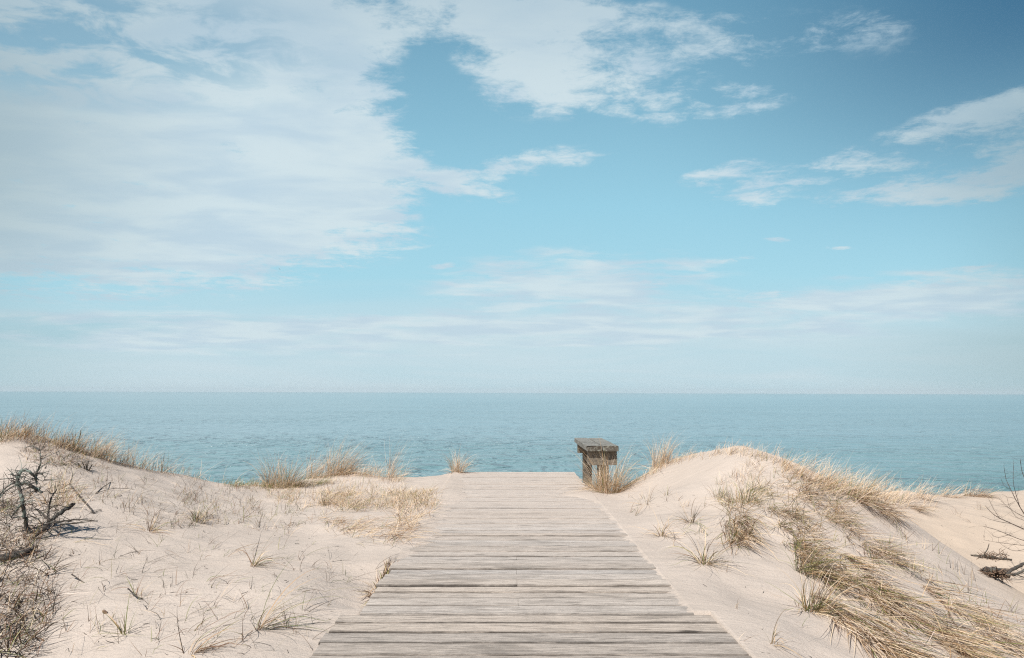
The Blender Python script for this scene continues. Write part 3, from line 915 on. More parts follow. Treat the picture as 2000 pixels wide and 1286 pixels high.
# --- crest fringe on the left dune
g = Grass()
cl = [(-20, 860), (40, 850), (100, 862), (180, 886), (250, 905), (350, 922), (450, 940), (520, 939), (600, 930), (680, 922), (730, 926), (780, 938)]
fringe(cl, 240, 5, 0.06, (0.06, 0.20), (4, 2, 1.6, 2, 0.3), up=(0.5, 1.5))
fringe(cl[:6], 120, 6, 0.06, (0.12, 0.34), (3, 2, 1, 3, 0.8), up=(0.6, 1.5), off=3)
fringe(cl[3:9], 120, 4, 0.06, (0.2, 0.42), (4, 5, 0.5, 0.6, 0), up=(0.7, 1.4), w=0.003, off=3)
fringe(cl, 110, 2, 0.05, (0.22, 0.5), (4, 5, 0.2, 1.5, 0.5), up=(0.5, 1.5), w=0.0028, off=3, drp=(0.1, 1.2))
fringe(cl[8:], 110, 5, 0.06, (0.12, 0.36), (5, 5, 0.5, 0.6, 0), up=(0.4, 1.3), w=0.0035, off=3)
fringe([(440, 942), (560, 945), (640, 938)], 130, 8, 0.06, (0.05, 0.16), (2.5, 1, 4, 1, 0), up=(0.4, 1.4), off=5)
o = g.build("crest_grass"); tag(o, 'thin mixed brown and straw grass along the crest of the left dune', 'dune grass', kind='stuff')

# --- sparse grass scattered over the left sand
g = Grass()
def scatter(poly_, npt, k, r, L, ws, lift=(0.3, 1.4), w=0.0035, azm=0.3, azs=2.0, droop=(0.1, 1.2)):
    p = clump(region(poly_, npt), k, r); N = len(p)
    g.add(p, Nn(azm, azs, N), U(*lift, N), U(*L, N), U(*droop, N), U(0.6, 1.2, N) * w, palette(N, ws), seg=5)
# low band behind, dense
scatter([(500, 950), (700, 940), (860, 975), (840, 1000), (700, 1000), (540, 985)], 230, 8, 0.06, (0.06, 0.2), (5, 3, 1.4, 1.6, 0.1))
scatter([(620, 965), (840, 962), (845, 990), (660, 1000)], 110, 12, 0.06, (0.08, 0.26), (5, 2, 1.5, 2, 0), lift=(0.05, 0.9))
scatter([(330, 960), (560, 950), (640, 1010), (560, 1050), (380, 1020)], 110, 5, 0.03, (0.05, 0.16), (1.2, 0.6, 1.5, 2.5, 1.6))
scatter([(600, 1010), (780, 1020), (800, 1060), (760, 1075), (660, 1040)], 55, 9, 0.05, (0.1, 0.32), (5, 2, 0.6, 2.2, 0.2), lift=(0.0, 0.7), azm=-0.3, azs=0.9)
scatter([(770, 990), (850, 1000), (830, 1030), (770, 1040)], 34, 10, 0.04, (0.08, 0.28), (5, 3, 0.5, 2, 0), lift=(0.1, 1.1))
# sprouts over the open sand
scatter([(120, 900), (330, 960), (640, 1020), (700, 1180), (600, 1286), (60, 1286), (100, 1000)], 170, 3, 0.012, (0.04, 0.17), (0.8, 0.2, 1.6, 3, 3), w=0.003)
scatter([(80, 880), (240, 930), (470, 960), (520, 1010), (330, 1040), (130, 960)], 200, 4, 0.02, (0.05, 0.2), (1, 0.4, 1.5, 3, 2.6), w=0.003)
scatter([(40, 860), (160, 890), (220, 920), (60, 910)], 80, 6, 0.03, (0.08, 0.24), (1, 0.5, 0.8, 3, 2.5), lift=(0.0, 1.0))
scatter([(130, 930), (600, 960), (800, 1000), (700, 1180), (560, 1286), (120, 1286), (130, 1000)], 60, 3, 0.01, (0.16, 0.40), (0.8, 0.1, 1.8, 3, 2.6), lift=(0.0, 0.6), w=0.0028, azm=0.4, azs=0.9)
o = g.build("scattered_grass"); tag(o, 'sparse short dry grass sprouts scattered over the left sand', 'dune grass', kind='stuff')

g = Grass()
scatter([(1215, 965), (1400, 960), (1440, 1090), (1380, 1120), (1230, 1010)], 34, 4, 0.012, (0.06, 0.2), (3, 1.5, 1.2, 2, 0.4), w=0.0035)
scatter([(1380, 1110), (1600, 1140), (1560, 1286), (1450, 1286), (1380, 1150)], 5, 3, 0.01, (0.04, 0.12), (2, 1, 1, 2, 1), w=0.003)
scatter([(1480, 900), (1540, 930), (1480, 960), (1400, 950)], 45, 5, 0.02, (0.08, 0.22), (4, 4, 1, 1, 0), w=0.003)
scatter([(1780, 975), (1960, 975), (1900, 1040), (1780, 1000)], 16, 3, 0.012, (0.06, 0.2), (3, 2, 0.5, 2, 0.5), w=0.004)
o = g.build("scattered_grass"); tag(o, 'few short grass sprouts scattered over the bare right sand', 'dune grass', kind='stuff')

# --- dark undergrowth, lower left
g = Grass()
ug = [(-30, 960), (80, 960), (140, 990), (110, 1060), (100, 1110), (120, 1180), (90, 1290), (-30, 1290)]
scatter(ug, 100, 3, 0.035, (0.05, 0.24), (1.6, 0.3, 1.6, 3.5, 4), lift=(0.0, 1.5), w=0.003)
scatter([(-30, 1060), (60, 1080), (100, 1150), (60, 1290), (-30, 1290)], 70, 4, 0.04, (0.05, 0.22), (1.6, 0.2, 1, 3, 5), lift=(0.0, 1.3), w=0.003)
scatter([(90, 930), (150, 960), (140, 1000), (80, 990)], 60, 5, 0.03, (0.1, 0.28), (5, 1, 1.5, 2.5, 1), lift=(0.1, 1.4), w=0.003)
scatter([(-30, 980), (30, 985), (30, 1010), (-30, 1010)], 40, 7, 0.03, (0.05, 0.14), (0.5, 0, 2, 3, 4), lift=(0.0, 1.4), w=0.003)
scatter([(-30, 1030), (90, 1040), (80, 1110), (-30, 1110)], 40, 7, 0.04, (0.05, 0.2), (2.5, 0, 0.6, 4, 2), lift=(0.0, 1.4), w=0.003)
for poly_, k in (([(-30, 950), (60, 940), (130, 985), (110, 1050), (60, 1040), (-30, 1040)], 110), ([(-30, 1040), (80, 1040), (100, 1110), (110, 1180), (70, 1290), (-30, 1290)], 220)):
    p = clump(region(poly_, k), 3, 0.03); N = len(p)
    g.add(p, U(-3.1, 3.1, N), U(-0.1, 0.9, N), U(0.05, 0.24, N), U(-0.2, 0.7, N), U(0.003, 0.007, N), palette(N, (0.3, 0, 0.8, 4, 5)) * 0.5, seg=6, curl=Nn(0, 0.45, N))
o = g.build("undergrowth", mat=M_TWIG); tag(o, 'tangled dark brown undergrowth at the lower left on the sand', 'undergrowth', kind='stuff')

# --- tufts one can tell apart
T_ = tuft
T_(550, 942, 'round bushy tuft of straw grass, biggest on the left crest', 460, (0.25, 0.60), 0.24, 0.12, 0.4, (4, 3, 1.2, 2, 0), yspread=0.12)
T_(610, 934, 'thin wispy tuft just right of the round bushy tuft', 150, (0.3, 0.62), 0.10, 0.35, 0.3, (4, 5, 0.5, 0.5, 0), w=0.0042)
T_(662, 926, 'tall tuft on the left crest leaning right, thickest of the sand hump', 360, (0.3, 0.66), 0.19, 0.32, 0.25, (5, 4, 0.6, 1.5, 0), yspread=0.1)
T_(762, 934, 'tall narrow tuft of pale blades standing alone before the sea', 90, (0.35, 0.68), 0.05, 0.2, 0.12, (4, 6, 0, 0.5, 0), w=0.0045)
T_(893, 934, 'pale tuft at the far left corner of the boardwalk', 240, (0.18, 0.46), 0.08, 0.12, 0.38, (5, 5, 0.3, 0.7, 0), D=10.45)
T_(1190, 955, 'thick straw tuft growing against the bench legs', 600, (0.2, 0.72), 0.16, 0.06, 0.40, (6, 4, 0.8, 1.0, 0), D=8.5, yspread=0.12, w=0.0045)
T_(1160, 958, 'small low tuft in front of the bench by the boardwalk edge', 160, (0.10, 0.26), 0.09, -0.1, 0.8, (6, 4, 0.5, 1, 0), D=8.7)
T_(1290, 912, 'upright pale tuft on the dune edge right of the bench', 280, (0.18, 0.50), 0.11, 0.12, 0.22, (5, 5, 0.2, 0.8, 0), w=0.004)
T_(1330, 898, 'wispy faint tuft on the left shoulder of the right dune', 70, (0.12, 0.32), 0.16, 0.4, 0.3, (3, 6, 0, 0.3, 0), w=0.003)
T_(1450, 985, 'low green tipped tuft at the head of the drooping tuft', 170, (0.1, 0.28), 0.14, 0.1, 0.6, (4, 1.5, 3, 1.5, 0), az0=0.5)
T_(1408, 975, 'small spiky green tuft left of the drooping tuft', 50, (0.1, 0.27), 0.07, 0.0, 0.5, (3, 1, 4, 1, 0))
T_(1475, 965, 'tall green bladed tuft leaning right near the dune middle', 60, (0.12, 0.32), 0.09, 0.4, 0.4, (2, 1, 5, 1, 0))
T_(1375, 1105, 'bent brown tuft lying nearest the boardwalk on the right sand', 64, (0.14, 0.42), 0.03, 0.2, 0.8, (4, 1, 1.5, 2.5, 0.4), droop=(0.5, 2.4), low=0.5)
T_(1292, 1050, 'small splayed tuft by the right deck edge, leftmost of its sand', 36, (0.10, 0.34), 0.025, -0.1, 0.8, (4, 1, 1.5, 2.5, 0.5), droop=(0.5, 2.2), low=0.4)
T_(1350, 1022, 'thin brown tuft with a long trailing root on open sand', 40, (0.12, 0.38), 0.03, -0.2, 0.9, (4, 1, 1.2, 2.5, 0.4), droop=(0.3, 1.6), low=0.5)
T_(1262, 985, 'sparse leaning sprig of blades close right of the bench', 24, (0.1, 0.24), 0.05, -0.3, 0.5, (3, 2, 2, 1.5, 0))
def sheaf(poly_, npt, k, r, L, azm, azs, lift, droop, ws, w, label):
    p = clump(region(poly_, npt), k, r); N = len(p); gg = Grass()
    gg.add(p, Nn(azm, azs, N), U(*lift, N), U(*L, N), U(*droop, N), U(0.6, 1.25, N) * w, palette(N, ws), seg=6, curl=Nn(0, 0.2, N))
    return tag(gg.build('grass_tuft', origin=tuple(p.mean(0))), label, 'dune grass', 'marram grass tufts')
sheaf([(1640, 958), (1670, 962), (1750, 1002), (1745, 1012), (1700, 995)], 24, 9, 0.03, (0.3, 0.55), -1.5, 0.16, (0.0, 0.3), (0.1, 0.5), (5, 1.2, 0.3, 5, 1.0), 0.0045, 'brown flattened sheaf of grass lying over the hollow edge')
sheaf([(1418, 992), (1452, 985), (1468, 1050), (1440, 1072), (1422, 1060)], 46, 8, 0.025, (0.18, 0.58), -1.62, 0.36, (-0.1, 0.9), (0.4, 1.6), (5, 1.5, 1.6, 3, 0.7), 0.0045, 'drooping straw tuft hanging down the middle of the right dune')
sheaf([(1770, 985), (1800, 994), (1795, 1000), (1768, 992)], 8, 8, 0.02, (0.25, 0.5), -1.1, 0.2, (0.0, 0.3), (0.1, 0.5), (6, 2, 0.2, 3, 0.5), 0.004, 'thin straw wisp with a dark knot right of the brown sheaf')
T_(1800, 975, 'first leaning tuft on the far sand rim at the right', 130, (0.2, 0.55), 0.14, 0.8, 0.25, (4, 5, 0.2, 0.6, 0))
T_(1850, 972, 'middle leaning tuft on the far sand rim at the right', 130, (0.2, 0.50), 0.16, 0.9, 0.25, (4, 5, 0.2, 0.8, 0))
T_(1905, 971, 'low brown mound of grass on the far sand rim', 260, (0.12, 0.4), 0.26, 0.9, 0.4, (4, 3, 0.3, 3, 0), yspread=0.1)
T_(1590, 1195, 'green tinged tuft at the lower left tip of the grass mat', 160, (0.15, 0.42), 0.07, 0.3, 0.4, (4, 2, 3.5, 1.5, 0.2), az0=-0.4, low=0.45)
T_(1575, 1122, 'dark green tuft at the left point of the grass mat', 160, (0.12, 0.36), 0.08, 0.5, 0.4, (3, 1, 4, 2.5, 0.8), az0=-0.5, low=0.5)
T_(1510, 1260, 'lone curved brown tuft near the bottom right of the deck', 14, (0.1, 0.30), 0.02, 0.5, 0.6, (3, 1, 2, 2, 1), droop=(0.8, 2.2), az0=-0.8)
# left sand
T_(495, 1108, 'splayed tuft with long trailing blades in the middle of the left sand', 34, (0.15, 0.42), 0.02, 0.5, 0.6, (3, 1, 2.5, 3, 0.4), droop=(0.6, 1.8), low=0.6)
T_(508, 1232, 'long arching tuft with an orange base near the left deck edge', 36, (0.2, 0.46), 0.025, 0.6, 0.5, (3, 1, 2.5, 3, 0.4), droop=(0.8, 2.0), low=0.5)
T_(262, 1166, 'small green sprig with a black knot at its foot', 14, (0.06, 0.18), 0.015, -0.2, 0.5, (1, 0, 4, 2, 2), droop=(0.1, 0.9), low=0.4)
T_(242, 1245, 'green sprig with a brown root beside the bark flake', 20, (0.08, 0.22), 0.02, -0.4, 0.5, (3, 0.4, 4, 2, 1), droop=(0.1, 0.9), low=0.3)
T_(370, 1278, 'orange brown rooted tuft at the bottom edge of the sand', 24, (0.1, 0.26), 0.025, 0.2, 0.8, (5, 1, 0.6, 3, 0.3), low=0.5)
T_(290, 1040, 'thin tuft with long shadowed blades on the left sand', 34, (0.10, 0.30), 0.03, 0.1, 0.8, (2, 0.5, 2, 3.5, 1), low=0.6)
T_(385, 1022, 'dense dark footed tuft in the middle of the left sand', 60, (0.08, 0.2), 0.05, 0.1, 0.6, (3, 1, 1.5, 3, 1.4), low=0.3)
T_(745, 1105, 'matted dead grass tucked along the left deck edge', 220, (0.08, 0.22), 0.05, 0.1, 0.8, (3.5, 1.5, 1.5, 3, 1.2), D=4.6, yspread=0.32, low=0.6)
T_(718, 1165, 'small orange sprig against the left deck edge', 16, (0.05, 0.14), 0.015, 0.0, 0.9, (5, 1, 1.5, 2, 0), low=0.5)
T_(190, 880, 'pale swept tuft standing highest on the left crest slope', 120, (0.2, 0.48), 0.07, 0.75, 0.25, (5, 5, 0.4, 1, 0), D=8.15, w=0.0038)
T_(140, 868, 'brown bristly tuft at the top of the left dune', 120, (0.1, 0.26), 0.12, 0.1, 0.4, (3, 0.6, 1, 3.5, 1.5), D=7.95)
T_(45, 846, 'dark red brown tuft on the summit of the left dune', 150, (0.1, 0.3), 0.14, 0.1, 0.35, (2, 0.4, 0.6, 4, 2.5), D=7.95)
T_(5, 855, 'pale brown tuft at the far left of the summit', 160, (0.12, 0.34), 0.12, 0.2, 0.4, (3, 1.5, 0.6, 3, 2), D=7.9)
T_(635, 988, 'reddish brown tuft in the low band of grass left', 60, (0.07, 0.18), 0.05, 0.0, 0.5, (4, 1, 0.5, 4, 0))


# ------------------------------------------------------------------ dead wood
RSC = 1.0


def tube(pts, rad, V, Fc, sub=5, ns=7, jit=0.12):
    """tapered wobbly branch through the points"""
    pts = np.array(pts, float); k = len(pts)
    rad = np.array(rad) * RSC
    rad = np.interp(np.linspace(0, 1, k), np.linspace(0, 1, len(rad)), rad)
    q_ = []; r_ = []
    for i in range(k - 1):
        p0, p1, p2, p3 = pts[max(i - 1, 0)], pts[i], pts[i + 1], pts[min(i + 2, k - 1)]
        for j in range(sub):
            t = j / sub
            q_.append(0.5 * ((2 * p1) + (-p0 + p2) * t + (2 * p0 - 5 * p1 + 4 * p2 - p3) * t * t + (-p0 + 3 * p1 - 3 * p2 + p3) * t ** 3))
            r_.append(rad[i] * (1 - t) + rad[i + 1] * t)
    q_.append(pts[-1]); r_.append(rad[-1])
    q_ = np.array(q_); r_ = np.array(r_)
    q_[1:-1] += rng.normal(0, 0.22, q_[1:-1].shape) * r_[1:-1, None]
    tan = np.gradient(q_, axis=0); tan /= np.linalg.norm(tan, axis=1)[:, None] + 1e-9
    up = np.array([0.3, 0.2, 0.93]); b = len(V)
    for i in range(len(q_)):
        s1 = np.cross(tan[i], up); nrm = np.linalg.norm(s1)
        if nrm < 0.05: s1 = np.array([1.0, 0, 0]); nrm = 1
        s1 /= nrm; s2 = np.cross(tan[i], s1)
        for j in range(ns):
            a = 2 * math.pi * j / ns; rr = r_[i] * (1 + rng.normal(0, jit))
            V.append(q_[i] + rr * (math.cos(a) * s1 + math.sin(a) * s2))
    for i in range(len(q_) - 1):
        for j in range(ns):
            a = b + i * ns + j; c = b + i * ns + (j + 1) % ns
            Fc.append((a, c, c + ns, a + ns))
    Fc.append(tuple(b + j for j in range(ns - 1, -1, -1))); e = b + (len(q_) - 1) * ns
    Fc.append(tuple(e + j for j in range(ns)))
    return q_


def wood(name, label, cat, lines, D0, mat, part='branch', group=None, view_dist=None, twigs=0, twl=(0.03, 0.12), tmat=None, twr=0.0016):
    """lines: [(radius list, [(px,py[,dD]) ...]), ...]; each thick limb is a part"""
    base = P(lines[0][1][0][0], lines[0][1][0][1], D0)
    root = empty(name, tuple(base))
    tag(root, label, cat, group)
    allq = []
    V, Fc = [], []
    for rad, pl in lines:
        V2, F2 = [], []
        pts = [P(p[0], p[1], D0 + (p[2] if len(p) > 2 else rng.normal(0, 0.03))) for p in pl]
        q_ = tube(pts, rad, V2, F2)
        allq.append(q_)
        mesh(part, np.array(V2) - base, F2, mat, root, smooth=True)
    if twigs:
        Q = np.concatenate(allq)
        for i in range(twigs):
            p = Q[rng.integers(len(Q))]; L = rng.uniform(*twl)
            d = rng.normal(0, 1, 3); d[2] = abs(d[2]) * 0.6 - 0.1; d /= np.linalg.norm(d)
            d2 = d + rng.normal(0, 0.5, 3)
            tube([p, p + d * L * 0.5, p + d * L * 0.5 + d2 * L * 0.4], [twr, twr * 0.4], V, Fc, sub=2, ns=4)
        tag(mesh('twigs', np.array(V) - base, Fc, tmat or mat, root), kind='stuff')
    return root


def dist_at(px, py):
    h = hits([px], [py])[0]; return float(h[1]) if not np.isnan(h[0]) else 8.0


D0 = dist_at(62, 1050)
RSC = 0.82
wood('dead_branch', 'forked grey green lichen branch rising crooked from the left sand', 'dead branch', [
    ([0.019, 0.014, 0.015, 0.012, 0.008], [(62, 1056), (52, 1030), (47, 1005), (43, 975), (37, 955), (34, 936), (38, 926), (45, 918), (58, 922), (68, 932), (72, 946)]),
    ([0.010, 0.014, 0.010], [(38, 946), (50, 944), (62, 951), (72, 956), (82, 962)]),
    ([0.006, 0.004], [(34, 940), (15, 950), (0, 966), (-20, 990)]),
    ([0.006, 0.004], [(34, 947), (14, 957), (0, 972), (-12, 990)]),
    ([0.011, 0.007, 0.003], [(70, 938), (71, 926), (76, 914), (80, 902), (78, 878)]),
    ([0.003, 0.003], [(60, 930), (75, 924), (87, 932), (84, 940), (74, 936)]),
    ([0.010, 0.006], [(36, 934), (28, 929), (22, 926)]),
    ([0.008, 0.004], [(44, 985), (30, 1000), (22, 1012)]),
], D0, M_BARK, twigs=150, twl=(0.04, 0.16), twr=0.0032)
D1 = dist_at(66, 1054)
wood('dead_branch', 'thick dark branch lying low with a broken knob end', 'dead branch', [
    ([0.010, 0.013, 0.017, 0.015], [(64, 1052, 0), (80, 1040, 0.02), (92, 1026, 0.05), (105, 1013, 0.1), (120, 1001, 0.15), (135, 991, 0.2), (144, 983, 0.22)]),
    ([0.012, 0.007], [(98, 1018, 0.05), (84, 1005, 0.08), (72, 995, 0.1)]),
    ([0.006, 0.009, 0.004], [(93, 1012, 0.1), (96, 990, 0.12), (101, 972, 0.14), (111, 956, 0.15)]),
    ([0.010, 0.007, 0.004], [(98, 1022, 0.03), (122, 1019, 0.05), (150, 1015, 0.07), (191, 1018, 0.1)]),
    ([0.007, 0.003], [(118, 1024, 0.04), (150, 1022, 0.06), (180, 1018, 0.08)]),
    ([0.006, 0.004], [(88, 1030, 0.05), (70, 1012, 0.08), (52, 1010, 0.12)]),
], D1, M_DARK, twigs=80, twl=(0.03, 0.13), twr=0.0028)
D1 = dist_at(180, 1004)
wood('fallen_twig', 'black crusted twig slanting down to the sand right of the branches', 'dead branch', [
    ([0.005, 0.009, 0.011, 0.005], [(182, 1004, 0), (176, 992, 0.1), (165, 980, 0.3), (150, 963, 0.5), (136, 945, 0.7)]),
    ([0.005, 0.002], [(182, 1003, 0), (190, 999, 0.05), (199, 997, 0.1)]),
    ([0.004, 0.0025], [(136, 945, 0.7), (118, 956, 0.6), (108, 962, 0.6)]),
    ([0.004, 0.002], [(136, 945, 0.7), (141, 932, 0.8), (140, 915, 0.9)]),
], D1, M_DARK, twigs=24, twr=0.0016)
D1 = dist_at(186, 966)
wood('fallen_twig', 'thin dark forked twig lying on sand below the left crest', 'dead branch', [
    ([0.005, 0.003], [(186, 965, 0), (200, 953, 0.35), (218, 941, 0.8), (236, 932, 1.1)]),
    ([0.004, 0.002], [(186, 965, 0), (206, 958, 0.2), (228, 954, 0.35), (262, 956, 0.35)]),
], D1 , M_DARK)
D1 = dist_at(10, 1100)
wood('mossy_log', 'dark rotten log with a green top at the left edge', 'log', [
    ([0.035, 0.035, 0.028, 0.012], [(-20, 1100, 0), (10, 1092, 0.02), (35, 1085, 0.05), (55, 1076, 0.1), (72, 1066, 0.15)]),
    ([0.055, 0.07, 0.055, 0.03], [(-6, 1118, 0.0), (15, 1112, 0.02), (34, 1108, 0.04), (46, 1112, 0.05)]),
    ([0.03, 0.035, 0.02], [(18, 1122, 0), (32, 1124, 0), (45, 1118, 0)]),
], D1, M_DARK, part='limb', twigs=40, twr=0.0025)
D1 = dist_at(135, 1086)
wood('fallen_twig', 'short blackened stick with grey fuzz lower left', 'dead branch', [
    ([0.006, 0.010, 0.006], [(137, 1086, 0), (126, 1079, 0.1), (117, 1071, 0.2)])], D1, M_DARK, twigs=30, twl=(0.02, 0.05))
D1 = dist_at(168, 918)
wood('cut_stub', 'small dark stub of broken stems on the left dune', 'dead shrub', [
    ([0.008, 0.006], [(166, 920, 0), (164, 910, 0), (160, 902, 0)]), ([0.008, 0.006], [(170, 920, 0), (171, 908, 0), (173, 900, 0)]),
    ([0.008, 0.006], [(162, 920, 0), (157, 912, 0), (153, 905, 0)]), ([0.008, 0.006], [(173, 920, 0), (177, 912, 0.05), (180, 908, 0.05)]),
    ([0.007, 0.005], [(168, 920, 0), (168, 905, -0.05)])], D1, M_DARK, part='stem', twigs=40, twl=(0.03, 0.09))
wood('bare_twig', 'black bare twig standing on the left crest before the sea', 'dead shrub', [
    ([0.006, 0.005, 0.007, 0.004], [(148, 872, 0), (153, 860, 0), (157, 849, 0), (158, 840, 0)]), ([0.003, 0.002], [(153, 860, 0), (157, 856, 0.02)])], 8.05, M_DARK, part='stem')
wood('bare_twig', 'dark slanting twig low on the left crest slope', 'dead shrub', [
    ([0.005, 0.003], [(217, 893, 0), (224, 884, 0), (231, 877, 0)])], 8.4, M_DARK, part='stem')
for a, lab in (([(205, 1194), (212, 1206)], 'small flat brown bark flake on the lower left sand'),):
    D1 = dist_at(209, 1203)
    wood('bark_flake', lab, 'bark', [([0.010, 0.013, 0.010], [(203, 1193, 0), (209, 1201, 0), (215, 1207, 0)])], D1, M_ROOT, part='flake')
for pl, lab in (([(335, 1015, 0.25), (358, 1034, 0)], 'straight little brown stick on the left sand beyond the dark tuft'),
                ([(140, 1122, 0.1), (152, 1130, 0.05), (165, 1139, 0)], 'curved knobbly twig on sand near the undergrowth'),
                ([(364, 1158, 0), (384, 1135, 0.3)], 'short dark stick tilted on the open left sand'),
                ([(250, 1150, 0.08), (268, 1166, 0), (280, 1170, 0)], 'small black bent twig beside the green sprig'),
                ([(88, 915, 0), (100, 895, 0.4), (106, 899, 0.3)], 'curved black twig high on the left dune face'),
                ([(210, 965, 0), (225, 972, -0.1), (238, 968, 0)], 'short twig lying below the forked twig')):
    D1 = dist_at(pl[-1][0], pl[-1][1]) if pl[-1][2] == 0 else dist_at(pl[0][0], pl[0][1])
    wood('fallen_stick', lab, 'stick', [([0.005, 0.003], pl)], D1 - 0.02, M_DARK, part='stick')

# right shrub and driftwood
DS = 8.7
RSC = 0.62
lines = [
    ([0.012, 0.008, 0.003], [(2035, 1052), (2000, 1034), (1975, 1023), (1952, 1012), (1938, 1003), (1924, 988)]),
    ([0.010, 0.006, 0.003], [(2035, 1052), (2000, 1003), (1986, 980), (1974, 956), (1965, 936), (1961, 912)]),
    ([0.006, 0.003], [(1992, 990), (1984, 965), (1979, 940), (1980, 905)]),
    ([0.008, 0.003], [(2035, 1040), (2010, 960), (1996, 920), (1993, 898)]),
    ([0.008, 0.003], [(2035, 1058), (2000, 1056), (1970, 1045), (1945, 1035), (1920, 1028)]),
    ([0.006, 0.002], [(2035, 1060), (2000, 1065), (1975, 1063), (1950, 1060), (1922, 1055)]),
    ([0.005, 0.002], [(2030, 1068), (2000, 1074), (1980, 1076), (1962, 1068), (1952, 1060)]),
    ([0.005, 0.002], [(2000, 1010), (1978, 998), (1962, 985), (1950, 972)]),
    ([0.005, 0.002], [(1975, 1023), (1955, 1020), (1935, 1015), (1918, 1008)]),
    ([0.004, 0.002], [(1952, 1012), (1938, 990), (1930, 972)]),
    ([0.004, 0.002], [(1974, 956), (1962, 950), (1955, 935)]),
    ([0.005, 0.002], [(2035, 1050), (2005, 1020), (1985, 1010), (1972, 990), (1966, 970)]),
    ([0.004, 0.002], [(1970, 1045), (1952, 1050), (1940, 1048)]),
    ([0.010, 0.003], [(2035, 1050), (2020, 980), (2008, 930), (2004, 900)]),
    ([0.014, 0.012], [(2036, 1075), (2035, 1050)]),
]
wood('bare_shrub', 'bare leafless shrub with thin dark stems at the right edge', 'shrub', lines, DS, M_STEM, part='stem', twigs=110, twl=(0.05, 0.22), twr=0.0022)
D1 = dist_at(1945, 1132)
RSC = 1.0
lines = [([0.03, 0.045, 0.035], [(1920, 1118, 0), (1935, 1118, 0.05), (1955, 1120, 0.05), (1970, 1122, 0.05)]),
         ([0.018, 0.013], [(1962, 1120, 0), (1980, 1112, 0.1), (2005, 1100, 0.2), (2040, 1085, 0.3)]),
         ([0.013, 0.010], [(1966, 1124, 0), (1985, 1122, 0.05), (2005, 1112, 0.1), (2040, 1110, 0.2)]),
         ([0.006, 0.004], [(1985, 1122, 0.05), (2000, 1128, 0.05), (2030, 1134, 0.1)])]
for k in range(70):
    a = rng.uniform(0, 2 * math.pi); q0 = rng.random() ** 0.5 * 0.7
    cx, cy = 1944 + 22 * q0 * math.cos(a), 1122 + 8 * q0 * math.sin(a); ex, ey = 1944 + rng.uniform(24, 42) * math.cos(a + rng.normal(0, 0.5)), 1124 + rng.uniform(8, 20) * math.sin(a + rng.normal(0, 0.5))
    lines.append(([0.005, 0.0035, 0.0015], [(cx, cy, rng.normal(0, 0.05)), ((cx + ex) / 2 + rng.normal(0, 5), (cy + ey) / 2 + rng.normal(-2, 3), rng.normal(0, 0.05)), (ex, ey, rng.normal(-0.05, 0.04))]))
w_ = wood('driftwood_root', 'uprooted root clump with forked driftwood branch on the right sand', 'driftwood', lines[:4], D1, M_DARK, part='branch')
V, Fc = [], []
for rad, pl in lines[4:]:
    tube([P(p[0], p[1], D1 + p[2]) for p in pl], rad, V, Fc, ns=5, sub=3)
tag(mesh('roots', np.array(V) - np.array(w_.location), Fc, M_ROOT, w_), kind='stuff')
D1 = dist_at(1935, 1094)
lines = [([0.006, 0.012, 0.016, 0.008], [(1896, 1084, 0), (1915, 1086, 0), (1935, 1088, 0), (1955, 1092, 0), (1976, 1093, 0)]),
         ([0.008, 0.004], [(1920, 1086, 0), (1928, 1074, 0), (1932, 1062, 0)]),
         ([0.006, 0.003], [(1940, 1090, 0), (1955, 1082, 0), (1972, 1086, 0)])]
for k in range(46):
    a = rng.uniform(0, 2 * math.pi); cx, cy = rng.uniform(1910, 1962), 1087 + rng.normal(0, 3)
    L_ = rng.uniform(8, 24); ex, ey = cx + L_ * math.cos(a), cy + 0.7 * L_ * math.sin(a)
    lines.append(([0.004, 0.003, 0.0012], [(cx, cy, 0), ((cx + ex) / 2 + rng.normal(0, 4), (cy + ey) / 2 + rng.normal(0, 3), rng.normal(0, 0.04)), (ex, ey, rng.normal(-0.02, 0.03))]))
w_ = wood('driftwood_root', 'smaller flat piece of root wood lying behind the big root clump', 'driftwood', lines[:3], D1, M_DARK, part='branch')
V, Fc = [], []
for rad, pl in lines[3:]:
    tube([P(p[0], p[1], D1 + p[2]) for p in pl], rad, V, Fc, ns=5, sub=3)
tag(mesh('roots', np.array(V) - np.array(w_.location), Fc, M_ROOT, w_), kind='stuff')

# ------------------------------------------------------------------ small litter on the sand
V, Fc = [], []
for poly_, N in (([(60, 900), (400, 960), (700, 1000), (720, 1150), (600, 1286), (80, 1286), (120, 1000)], 130), ([(1230, 960), (1400, 950), (1500, 1100), (1600, 1286), (1450, 1286)], 22), ([(1780, 980), (1990, 980), (1990, 1160), (1850, 1080)], 24)):
    for h in region(poly_, N):
        a = rng.uniform(0, math.pi); L = rng.uniform(0.008, 0.05) * (1 if rng.random() < 0.85 else 2.5); r = rng.uniform(0.0008, 0.0019)
        d = np.array([math.cos(a), math.sin(a), rng.normal(0, 0.2)]) * L / 2
        c = h + [0, 0, r * 1.2]
        tube([c - d, c + rng.normal(0, L * 0.08, 3), c + d], [r, r * 0.6], V, Fc, sub=1, ns=4)
o = mesh("sand_litter", V, Fc, M_DARK); tag(o, 'tiny dark bits of twig and bark littering the sand', 'litter', kind='stuff')

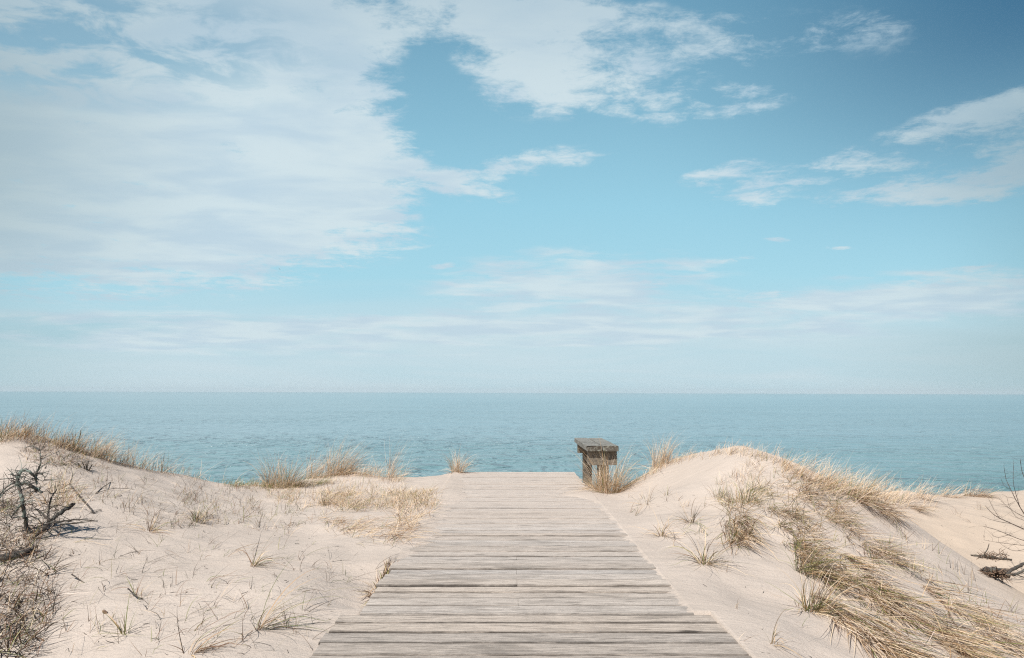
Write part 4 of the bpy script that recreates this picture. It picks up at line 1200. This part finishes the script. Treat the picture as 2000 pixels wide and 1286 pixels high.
# ------------------------------------------------------------------ gull
gp = P(546, 526, 330.0)
gull = empty("seagull", tuple(gp))
tag(gull, 'tiny distant gull flying over the sea below the big cloud', 'bird')
m_g, t_g, b_g, _ = material("gull_feathers"); b_g.inputs['Base Color'].default_value = (0.35, 0.36, 0.38, 1); b_g.inputs['Roughness'].default_value = 0.8
V, Fc = [], []
tube([(-0.05, -0.28, 0), (0, -0.1, 0), (0, 0.12, 0.01), (0, 0.26, 0.03), (0, 0.33, 0.03)], [0.02, 0.07, 0.09, 0.05, 0.015], V, Fc, ns=8, jit=0)
mesh("body", V, Fc, m_g, gull, smooth=True)
for s_ in (-1, 1):
    ch = [(0.04, 0.13, 0.00, 0.22), (0.25, 0.17, 0.12, 0.20), (0.45, 0.10, 0.16, 0.15), (0.62, -0.02, 0.10, 0.07), (0.70, -0.08, 0.06, 0.01)]
    V = []; Fc = []
    for (x_, yl, z_, c_) in ch:
        V += [(s_ * x_, yl, z_), (s_ * x_, yl - c_ * 0.5, z_ + 0.012), (s_ * x_, yl - c_, z_), (s_ * x_, yl - c_ * 0.5, z_ - 0.008)]
    for i in range(4):
        for j in range(4):
            a = i * 4 + j; b_ = i * 4 + (j + 1) % 4; Fc.append((a, b_, b_ + 4, a + 4))
    Fc += [(0, 3, 2, 1), (16, 17, 18, 19)]
    mesh("wing", V, Fc, m_g, gull)
gull.rotation_euler = (0.1, 0.35, 1.2)

# ------------------------------------------------------------------ sea air
mh = bpy.data.materials.new("sea_haze"); mh.use_nodes = True
th_ = NT(mh.node_tree)
oh = th_.add('ShaderNodeOutputMaterial'); pv = th_.add('ShaderNodeVolumePrincipled')
pv.inputs['Color'].default_value = (0.80, 0.90, 0.96, 1)
pv.inputs['Density'].default_value = 0.000042
mh.node_tree.links.new(pv.outputs[0], oh.inputs[1])
hx, hy0, hy1, hz0, hz1 = 34000.0, -700.0, 16500.0, -8.0, 64.0
vs = [(-hx, hy0, hz0), (hx, hy0, hz0), (hx, hy1, hz0), (-hx, hy1, hz0), (-hx, hy0, hz1), (hx, hy0, hz1), (hx, hy1, hz1), (-hx, hy1, hz1)]
o = mesh("haze", vs, [(0, 3, 2, 1), (4, 5, 6, 7), (0, 1, 5, 4), (1, 2, 6, 5), (2, 3, 7, 6), (3, 0, 4, 7)], mh)
tag(o, 'thin pale sea haze softening the horizon', kind='stuff')
